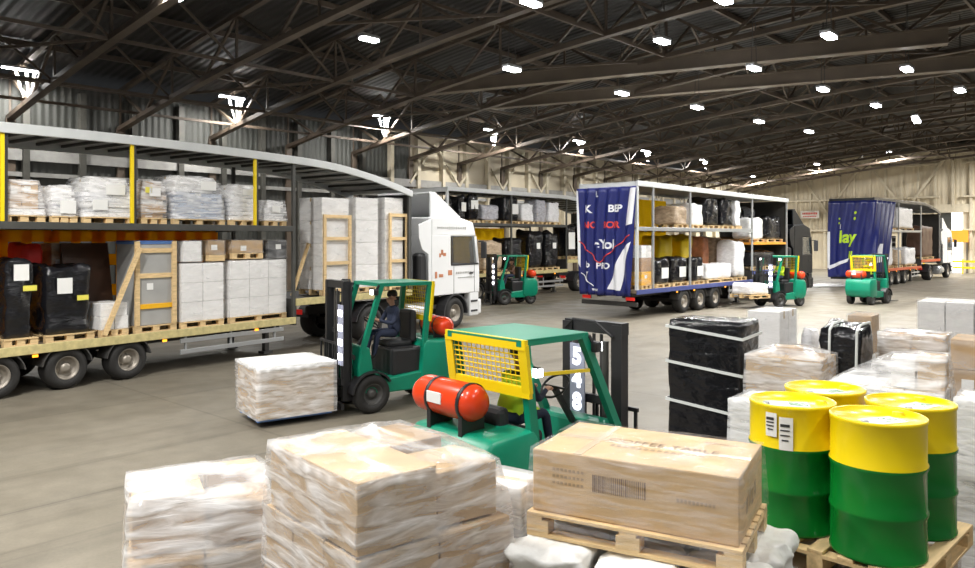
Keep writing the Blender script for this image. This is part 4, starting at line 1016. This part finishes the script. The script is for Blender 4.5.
for k, (a, b, py, m, lb) in enumerate(((484, 504, 240, 'tan_wrap', 'tan load on the lower deck just above the forklift by the white cab'), (506, 524, 238, 'black_wrap', 'black topped load behind the forklift with yellow guard by the cab'), (530, 544, 229, 'black_wrap', 'tall black load on the lower deck of the second trailer'), (546, 560, 231, 'black_wrap', 'black load beside the front post on the lower deck'))):
    (l, r, w, d, h) = on(T2, a, b, py, zd2); lump_load(lb, l, r, w, d, h, m, 60 + k, group='loads on the lower deck of the second trailer', docs=((.1, .6, .3, .3, W_),) if k > 1 else ())
(l, r, w, d, h) = on(T2, 566, 577, 225, 1.76); lump_load('black and grey load in the raised front bay of the second trailer', l, r, w, d, h, 'black_wrap', 66, docs=((0, .5, .6, .9, W_),))
(l, r, w, d, h) = on(T2, 579, 592, 223, 1.76); lump_load('black load close behind the blue curtain on the second trailer', l, r, w, d, h, 'black_wrap', 67)

# ---- middle trailer
z3 = 3.285
for k, (a, b, py, m, lb) in enumerate(((676, 689, 205, 'tan_wrap', 'tan wrapped load on the upper deck beside the yellow curtain'), (692, 705, 202, 'white_wrap', 'white wrapped load on the upper deck of the middle trailer'),
    (707, 720, 194, 'black_wrap', 'black load left of two on the upper deck of the middle trailer'), (722, 734, 194, 'black_wrap', 'black load right of two on the upper deck of the middle trailer'), (736, 742, 193, 'white_wrap', 'slim white column at the front of the upper deck'))):
    (l, r, w, d, h) = on(T3, a, b, py, z3); lump_load(lb, l, r, w, d, h, m, 70 + k, group='loads on the upper deck of the middle trailer', r=.08)
zs = 2.71
for k, (a, b, py, m, y, lb) in enumerate(((751, 765, 217, 'white_wrap', -1.07, 'white tower load on the orange shelf'), (767, 785, 216, 'black_wrap', -1.07, 'black lumpy load on the orange shelf, by the front post'), (737, 746, 207, 'black_wrap', .06, 'black load at the back of the orange shelf, behind the white tower'), (749, 757, 208, 'grey_wrap', .06, 'grey load at the back of the orange shelf'))):
    (l, r, w, d, h) = on(T3, a, b, py, zs, 1.0, y); lump_load(lb, l, r, w, d, h, m, 80 + k, group='loads on the orange shelf')
zd3 = 1.035
(l, r, w, d, h) = on(T3, 641, 652, 247, zd3)
t = carton_load('orange wooden crates topped with white boxes beside the blue curtain', l, r, w, d, [(1, 1, .5, 'orange_yellow', 1), (1, 1, .5, 'card_dark', 1), (2, 1, .45, 'card_white', 1)], 'film_light', pallet=True)
for k, (a, b, py, m, y, lb) in enumerate(((656, 671, 257, 'black_wrap', -1.07, 'black crate load left of two behind the thin post'), (673, 689, 256, 'black_wrap', -1.07, 'black crate load right of two behind the thin post'), (693, 705, 256, 'black_wrap', -1.07, 'black load just right of the middle post'),
    (707, 734, 263, 'white_wrap', -1.07, 'low white bubble wrapped load on the blue deck'), (736, 747, 242, 'white_wrap', -1.07, 'white bubble wrapped column by the front post of the blue deck'),
    (682, 695, 231, 'yellow', .06, 'bright yellow load at the back of the blue deck'), (704, 711, 233, 'rust_wrap', .06, 'rust coloured load at the back of the blue deck'), (715, 723, 236, 'tan_wrap', .06, 'tan load at the back of the blue deck beside the rust one'), (660, 675, 232, 'yellow', .06, 'yellow load behind the two black crate loads'))):
    (l, r, w, d, h) = on(T3, a, b, py, zd3, 1.0, y); lump_load(lb, l, r, w, d, h, m, 90 + k, group='loads on the blue deck of the middle trailer', docs=((.1, .4, .5, .4, W_),) if k < 3 else ())
(l, r, w, d, h) = on(T3, 752, 776, 250, 1.438); lump_load('dark load under the orange shelf behind the forklift', l, r, w, d, h, 'black_wrap', 99)
# ---- far trailer
for k, (a, b, py, m, z, y, lb) in enumerate(((884, 896, 206, 'grey_wrap', 3.385, -1.07, 'grey load on the upper deck next to the lime lettered curtain'), (898, 914, 207, 'white_wrap', 3.385, -1.07, 'white load on the upper deck of the black roofed trailer'),
    (884, 894, 228, 'white_wrap', 1.035, -1.07, 'tall white load beside the lime lettered curtain'), (897, 903, 250, 'tan_wrap', 1.035, -1.07, 'small tan load on the orange deck'), (906, 917, 247, 'white_wrap', 1.035, -1.07, 'white rounded load on the orange deck'))):
    (l, r, w, d, h) = on(T4, a, b, py, z, 1.0, y); lump_load(lb, l, r, w, d, h, m, 110 + k, group='loads on the far trailer')
(l, r, w, d, h) = on(T4, 890, 906, 226, 1.035, .5, .3)
t = thing('tray_rack', 'grey slatted rack at the back of the orange deck', 'rack', l, r)
for z in range(6):
    bm = new(); box(bm, (0, 0, .2 + z * (h - .3) / 5), (w, d, .1)); part('shelf', bm, 'grey_steel', t)
for s in (-1, 1):
    bm = new(); box(bm, (s * w / 2, 0, h / 2), (.06, d, h)); part('side_frame', bm, 'dark_steel', t)
(l, r, w, d, h) = on(T4, 922, 934, 226, 1.455); lump_load('dark load in the front bay of the far trailer', l, r, w, d, h, 'panel_brown', 120)

# ---- carried by the forklifts
def fk(o, hd, x): hd = Vector(hd).normalized(); return (o[0] + hd.x * x, o[1] + hd.y * x), math.atan2(hd.y, hd.x)
(p, rz) = fk((-1.70, 13.36), (-.82, -.57), 1.90)
t = thing('packing_crate', 'white topped tan packing crate carried low by the left forklift', 'crate', (p[0], p[1], .082), rz)
bm = new()
for y in (-.4, 0, .4): box(bm, (0, y, .025), (1.2, .1, .05))
part('skid', bm, 'blue_foam', t)
bm = new(); box(bm, (0, 0, .43), (1.22, 1.04, .76), bev=.01); part('body', bm, ('card_pale', 'tape'), t)
bm = lump_bm(1.26, 1.08, .12, 5, .02, .05); part('cover_sheet', bm, 'sack', t, (0, 0, .76))
film_over(t, corners((0, 0, .45), (1.22, 1.04, .74), 0, .03), 'film_heavy', .012)
(p, rz) = fk((12.45, 32.4), (-.86, -.51), 1.84)
lump_load('flat white wrapped load on the forks of the forklift beside the black cab', (p[0], p[1], .432), rz, 1.15, 1.1, .62, 'white_wrap', 131, amp=.04)

# ---- foreground: right hand stacks
SA = 38.0; FE = Vector((math.cos(R(SA)), -math.sin(R(SA)))); FN = Vector((math.sin(R(SA)), math.cos(R(SA))))
def fg(pl, pc, py, zt, depth):
    """a stack squared up with the hall: left and near corner columns of its front face, the corner's row and its height"""
    D = F * (HC - zt) / (py - HY); c = Vector(((pc - HX) / F * D, D)); r = (pl - HX) / F
    w = (c.x - r * c.y) / (FE.x - r * FE.y); p = c - FE * w / 2 + FN * depth / 2
    return (p.x, p.y, 0), w, depth, zt
def fgl(pl, py, zt, w, depth):
    D = F * (HC - zt) / (py - HY); p = Vector(((pl - HX) / F * D, D)) + FE * w / 2 + FN * depth / 2
    return (p.x, p.y, 0), w, depth, zt
SR = R(-SA); PK = ['card_white', 'card_pale', 'card_white']; CP = ['card', 'card_pale', 'card_pale']
# black wrapped stack with white bands
(l, w, d, h) = fg(667, 742, 322, 1.9, .66)
t = thing('black_wrapped_stack', 'tall black wrapped stack banded with three white straps', 'wrapped load', l, SR); pallet_part(t, w, d)
part('wrapping', lump_bm(w, d, h - .142, 141, .022, .05, n=16, freq=3), 'black_wrap', t, (0, 0, .142))
for z in (.82, 1.3, 1.74):
    bm = new(); c = [(-w / 2 - .012, -d / 2 - .014, z + .05), (w / 2 + .012, -d / 2 - .014, z - .05), (w / 2 + .012, d / 2 + .014, z - .03), (-w / 2 - .012, d / 2 + .014, z + .03), (-w / 2 - .012, -d / 2 - .014, z + .05)]
    for q0, q1 in zip(c[:-1], c[1:]): bar(bm, q0, q1, .012, .035)
    part('strap', bm, 'strap_white', t, label='white strap')
(l, w, d, h) = fg(744, 821, 361, 1.55, .72)
carton_load('brown carton stack in torn film between black stack and drums', l, SR, w, d, [(2, 2, .5, CP, 1), (2, 2, .47, 'card_pale', 1), (1, 1, .43, 'card_pale', .98)], 'film', extra=[((-.05, .1, 1.585), (.3, .25, .07), .3, 'card')])
(l, w, d, h) = fg(728, 775, 405, 1.35, .6)
carton_load('white filmed low stack directly behind the left drum', l, SR, w, d, [(1, 1, .6, 'card_white', 1), (1, 1, .6, 'card_white', .97)], 'film_heavy')
(l, w, d, h) = fg(825, 943, 397, 1.5, .72)
carton_load('white and brown boxes tented under clear film behind the rear drums', l, SR, w, d, [(3, 2, .48, 'card_white', 1), (3, 2, .48, 'card_white', 1), (3, 2, .4, 'card_white', 1)], 'film', extra=[((.12, .05, 1.64), (.2, .36, .27), .1, 'card_white'), ((.36, .06, 1.65), (.22, .4, .3), .05, 'card_pale')])
(l, w, d, h) = fg(815, 866, 328, 1.85, .55)
t = lump_load('black wrapped block tied with white cords behind the brown cartons', l, SR, w, d, h, 'black_wrap', 151, amp=.05, r=.06)
for k in (-.25, .28):
    bm = new(); path(bm, [(k * w, -d / 2 - .015, .2), (k * w + .03, -d / 2 - .02, h - .05), (k * w + .05, -d / 2 + .05, h + .02), (k * w + .06, d / 2 - .05, h + .02), (k * w + .06, d / 2 + .02, h - .1)], .016, 6); part('cord', bm, 'strap_white', t, label='white cord')
(l, w, d, h) = fg(747, 780, 312, 1.9, .8)
carton_load('white carton stack rising beside the top of the black stack', l, SR, w, d, [(1, 2, .6, 'card_white', 1)] * 2 + [(1, 2, .555, 'card_white', 1)], 'film_light')
(l, w, d, h) = fg(797, 814, 322, 1.75, .5)
lump_load('white wrapped heap between white cartons and black corded block', l, SR, w, d, h, 'white_wrap', 152, amp=.05)
(l, w, d, h) = fg(846, 872, 316, 1.8, .6)
carton_load('brown carton pile behind the black corded block', l, SR, w, d, [(1, 1, .55, 'card_white', 1), (1, 1, .55, 'card_white', 1), (1, 1, .55, 'card', .95)], 'film_light')
(l, w, d, h) = fg(877, 945, 338, 1.7, .7)
carton_load('pinkish brown carton stack in loose film behind the tented boxes', l, SR, w, d, [(2, 2, .4, PK, 1), (2, 2, .39, PK, 1), (2, 2, .38, PK, 1), (2, 2, .38, 'card_pale', .96)], 'film_heavy', jit=.03)
(l, w, d, h) = fgl(917, 301, 1.9, 1.15, .9)
carton_load('white carton stack furthest back at the right edge', l, SR, w, d, [(3, 2, .586, 'card_white', 1)] * 3, 'film_light', docs=.6)
(l, w, d, h) = fgl(950, 338, 1.8, .6, .6)
carton_load('brown carton column at the right edge, in front of pinkish stack', l, SR, w, d, [(2, 1, .33, 'card', 1)] * 5, 'film_light')
(l, w, d, h) = fgl(955, 398, 1.6, .5, .5)
carton_load('white filmed stack at the right edge beside the right drum', l, SR, w, d, [(1, 1, .5, 'card_white', 1)] * 2 + [(1, 1, .45, 'card_white', 1)], 'film_heavy')
lump_load('low brown paper wrapped bundle right of the drum pallet', (3.80, 5.25, 0), SR, .5, .5, 1.05, 'tan_wrap', 153, amp=.06)

# ---- foreground: the four drums
DC = Vector((2.53, 5.31))
carton_load('brown carton base under the drum pallet', (DC.x, DC.y, 0), R(45), 1.08, 1.08, [(2, 2, .29, 'card', 1), (2, 2, .29, 'card', 1)], 'film')
pallet_thing('pale pallet carrying the four green and yellow drums', (DC.x, DC.y, .755), R(45), 1.22, 1.22, 'wood_pale')
def drum_mesh():
    bm = new(); r, h, g = .279, .87, .575
    pr = [(0, .012), (r - .012, .012), (r, 0), (r + .006, .006), (r + .006, .02), (r, .028)]
    for z in (.29, g):
        pr += [(r, z - .03), (r + .009, z - .012), (r + .009, z + .006), (r, z + .02)]
    pr += [(r, h - .03), (r + .006, h - .022), (r + .007, h - .004), (r, h), (r - .01, h - .004), (r - .014, h - .024), (0, h - .024)]
    mi = [1 if pr[i][1] >= g - .0 and i > 9 else 0 for i in range(len(pr) - 1)]
    lathe(bm, pr, 48, None, mi); bmesh.ops.recalc_face_normals(bm, faces=bm.faces[:]); return mesh_of('steel_drum', bm, ('drum_green', 'drum_yellow'))
dm = drum_mesh()
for (x, y, rz, lb, dc) in ((2.50, 4.87, .2, 'green and yellow drum standing foremost on the pallet', 0), (2.135, 5.33, -.35, 'green and yellow drum with two white labels on its side', 1), (2.935, 5.28, .5, 'green and yellow drum on the right, by the white filmed stack', 0), (2.56, 5.77, .1, 'green and yellow drum standing rearmost, only its top showing', 0)):
    t = tag(link('steel_drum', dm, None, (x, y, .90), rz), lb, 'drum', 'green and yellow steel drums')
    for (bx, by, br) in ((.19, .05, .035), (-.17, -.1, .022)):
        bm = new(); lathe(bm, [(0, .875 - .012), (br, .875 - .012), (br, .85 - .008), (br * 1.2, .84)], 14, Matrix.Translation((bx, by, 0))); part('bung', bm, 'drum_yellow' if br > .03 else 'grey_steel', t)
    bm = new(); box(bm, (-.02, -.07, .848), (.26, .16, .002), .1); box(bm, (.04, -.06, .8497), (.12, .09, .001), .1, mi=1); part('lid_label', bm, ('paper', 'drum_green'), t, label='printed paper label on the lid')
    if dc:
        for a, wv, z0, hv_ in ((-2.42, .075, .66, .16), (-2.08, .085, .58, .22)):
            bm = new(); n = 6
            for k in range(n):
                A, B = a - wv / .28 / 2 + wv / .28 * k / n, a - wv / .28 / 2 + wv / .28 * (k + 1) / n; rr = .291
                v = [bm.verts.new((rr * math.cos(q), rr * math.sin(q), z)) for q, z in ((A, z0), (B, z0), (B, z0 + hv_), (A, z0 + hv_))]; bm.faces.new(v)
            r_ = bmesh.ops.extrude_face_region(bm, geom=bm.faces[:])
            bmesh.ops.remove_doubles(bm, verts=bm.verts[:], dist=1e-5)
            part('side_label', bm, 'paper', t, rz=-rz + 0.0, label='white paper label on the side')
            bm = new()
            for k in range(4):
                q = a - .02; rr = .293; box(bm, (rr * math.cos(q), rr * math.sin(q), z0 + hv_ * (.3 + .15 * k)), (.003, wv * (.7 if k else .5), .008 if k < 3 else .018), a)
            part('print', bm, 'cab_plastic', t, rz=-rz)

# ---- foreground: boxed coffee table on its pallet, over white sacks
ax = R(-28.5); bc = Vector((.995, 4.70)); e1 = Vector((math.cos(ax), math.sin(ax))); e2 = Vector((-e1.y, e1.x))
sb = bc - e2 * .06
carton_load('white filmed carton base beneath the white sacks', (sb.x + .04, sb.y - .02, 0), ax, 1.2, .95, [(3, 2, .32, 'card_white', 1), (3, 2, .32, 'card_white', 1)], 'film_heavy')
k = 0
for i, nm in ((-1, 'left'), (0, 'middle'), (1, 'right')):
    for j, nn in ((-1, 'front'), (1, 'rear')):
        p = sb + e1 * (i * .50 + .05) + e2 * (j * .29)
        bm = lump_bm(.515 if i else .49, .575, .33, 160 + k, .05, .10, n=26, freq=3.4, top=.1)
        for v in bm.verts:
            q = v.co + Vector((k * 3.1, 0, 0)); rg = 1 - abs(noise.noise(q * 4.0)) * 2.2; rg2 = 1 - abs(noise.noise(q * 9.0 + Vector((5, 1, 2)))) * 2.2
            c = Vector((0, 0, .15)); v.co += (v.co - c).normalized() * (.03 * rg + .013 * rg2 - .03)
        for v in bm.verts: v.co.z = min(v.co.z, .288 + .012 * noise.noise(v.co * 9)) if v.co.z < .3 else .286
        single('white_sack', bm, 'sack', 'crumpled white sack at the ' + nn + ' ' + nm + ' of the layer under the coffee table pallet', 'sack', (p.x, p.y, .80), ax + .05 * (-1) ** k, 'white sacks under the coffee table pallet'); k += 1
pallet_thing('pale wooden pallet under the boxed coffee table, upon white sacks', (bc.x, bc.y, 1.092), ax, 1.27, .83, 'wood_pale')
t = thing('coffee_table_carton', 'large brown coffee table carton in glossy clear film', 'carton', (bc.x, bc.y, 1.238), ax)
bw, bd, bh = 1.22, .76, .375
bm = new(); box(bm, (0, 0, bh / 2), (bw, bd, bh), bev=.008); box(bm, (0, .0, bh + .0005), (bw * .995, .06, .002), mi=1); box(bm, (-.32, 0, bh + .001), (.05, bd * .99, .002), mi=1); body = part('box', bm, ('card_pale', 'tape'), t)
bm = text_bm('COFFEE TABLE', .105); bmesh.ops.transform(bm, matrix=Matrix.Translation((.08, .03, bh + .003)) @ Matrix.Rotation(R(0), 4, 'Z'), verts=bm.verts); part('lettering', bm, 'ink', body, label='brown printed lettering COFFEE TABLE')
bm = new(); rr = random.Random(2)
for i in range(14): box(bm, (-.2 + i * .042, -.085, bh + .0025), (.026, rr.uniform(.03, .045), .001))
for i in range(9): box(bm, (.3 + i * .022, .25, bh + .0025), (.014, .02, .001))
part('small_print', bm, 'ink_pale', body)
bm = new()
for i in range(26): box(bm, (-.22 + i * .0125, -bd / 2 - .0015, .22), (rr.choice((.003, .005, .008)), .001, .1))
part('barcode', bm, 'ink', body)
bm = new()
for r_ in range(3):
    for i in range(8): box(bm, (-.47 + i * .026, -bd / 2 - .0015, .27 - r_ * .04), (.017, .001, .016))
for i in range(10): box(bm, (.28 + i * .022, -bd / 2 - .0015, .2), (.014, .001, .02))
for q in range(4): box(bm, (bw / 2 + .0015, -.15 + q * .09, .16 + .02 * (q % 2)), (.001, .06, .09))
part('side_print', bm, 'ink_pale', body)
film_over(t, corners((0, 0, bh / 2), (bw, bd, bh), 0, .008) + corners((0, 0, -.02), (1.27, .83, .16), 0, .006), 'film_side', .008, cuts=5)

# ---- foreground: left stacks
def rot2(c, a, x, y): return (c[0] + math.cos(a) * x - math.sin(a) * y, c[1] + math.sin(a) * x + math.cos(a) * y)
carton_load('biggest film wrapped brown carton stack in front', (-.62, 4.62, 0), R(-50), 1.14, 1.06, [(3, 2, .37, CP, 1), (2, 3, .37, CP, 1), (3, 2, .37, CP, .985)], 'film', jit=.012, docs=0,
            extra=[((.02, -.26, 1.455), (1.04, .5, .38), 0, 'card_pale'), ((-.27, .24, 1.44), (.46, .42, .35), .04, 'card'), ((.27, .26, 1.42), (.44, .42, .31), -.05, 'card_pale')])
carton_load('film wrapped brown carton stack at the left, behind the biggest one', (-1.90, 5.05, 0), R(24), .92, .86, [(2, 2, .4, CP, 1), (2, 2, .4, CP, .97)], 'film_heavy', jit=.02, docs=0,
            extra=[((-.22, .05, 1.12), (.42, .62, .34), .05, 'card_pale'), ((.24, -.1, 1.08), (.34, .4, .26), -.12, 'card'), ((.22, .27, 1.12), (.36, .26, .34), .06, 'card_pale')])
carton_load('narrow white filmed stack between two brown stacks, behind the coffee table carton', (.13, 5.08, 0), R(-30), .38, .34, [(1, 1, .4, 'card_white', 1)] * 2 + [(1, 1, .36, 'card_white', 1)], 'film_heavy')

# ---- at the far end
q = H(73.4, -25.3, 5.1)
t = thing('wall_sign', 'white sign with red lettering on the far wall', 'sign', q, HALL_RZ)
bm = new(); box(bm, (0, 0, 0), (.06, 1.7, .7)); part('board', bm, 'sign_white', t)
bm = new(); rr = random.Random(3)
for k in range(9): box(bm, (-.035, .62 - k * .155, .1), (.01, .1, rr.uniform(.15, .2)))
for k in range(8): box(bm, (-.035, .55 - k * .155, -.18), (.01, .09, .1))
part('lettering', bm, 'letter_red', t)
q = H(73.0, -13.2, 0)
t = thing('orange_board', 'orange board on posts before the bright doorway', 'board', q, HALL_RZ)
bm = new(); box(bm, (0, 0, 3.05), (.06, 1.5, 1.0)); part('panel', bm, 'board_orange', t)
for s in (-1, 1):
    bm = new(); box(bm, (0.05, s * .65, 1.6), (.08, .08, 3.2)); part('post', bm, 'dark_steel', t)
q = H(71.5, -13.3, 0)
t = thing('safety_barrier', 'yellow safety barrier rail before the doorway', 'barrier', q, HALL_RZ)
for z in (.5, 1.0):
    bm = new(); box(bm, (0, 0, z), (.08, 4.6, .16)); part('rail', bm, 'yellow', t)
for k in range(4):
    bm = new(); box(bm, (.08, -2.1 + k * 1.4, .6), (.1, .1, 1.2)); part('post', bm, 'yellow', t)
p = at_z(832, 285, 0)
bm = lump_bm(3.0, 1.6, .14, 171, .05, .06, n=10, freq=1.5); single('plastic_sheet', bm, 'white_wrap', 'crumpled white plastic sheet on the floor by the blue lime lettered curtain', 'sheet', (p.x - .9, p.y - 1.2, 0.0), R(20))
# ------------------------------------------------------------------ camera, world, view
cam = bpy.data.cameras.new('camera'); co = bpy.data.objects.new('camera', cam); C.objects.link(co); SC.camera = co
cam.sensor_fit = 'HORIZONTAL'; cam.sensor_width = 36.0; cam.lens = F / 975 * 36; cam.shift_y = (HY - 284) / 975; cam.clip_end = 400
co.location = (0, 0, HC); co.rotation_euler = (R(90), 0, 0)
w = bpy.data.worlds.new('world'); SC.world = w; w.use_nodes = True
w.node_tree.nodes['Background'].inputs[0].default_value = (0.8, 0.85, 0.9, 1); w.node_tree.nodes['Background'].inputs[1].default_value = 0.14
vs = SC.view_settings; vs.view_transform = 'Standard'; vs.look = 'None'; vs.gamma = 1.0; vs.exposure = 0.78; vs.use_curve_mapping = False
SC.cycles.transparent_max_bounces = 16
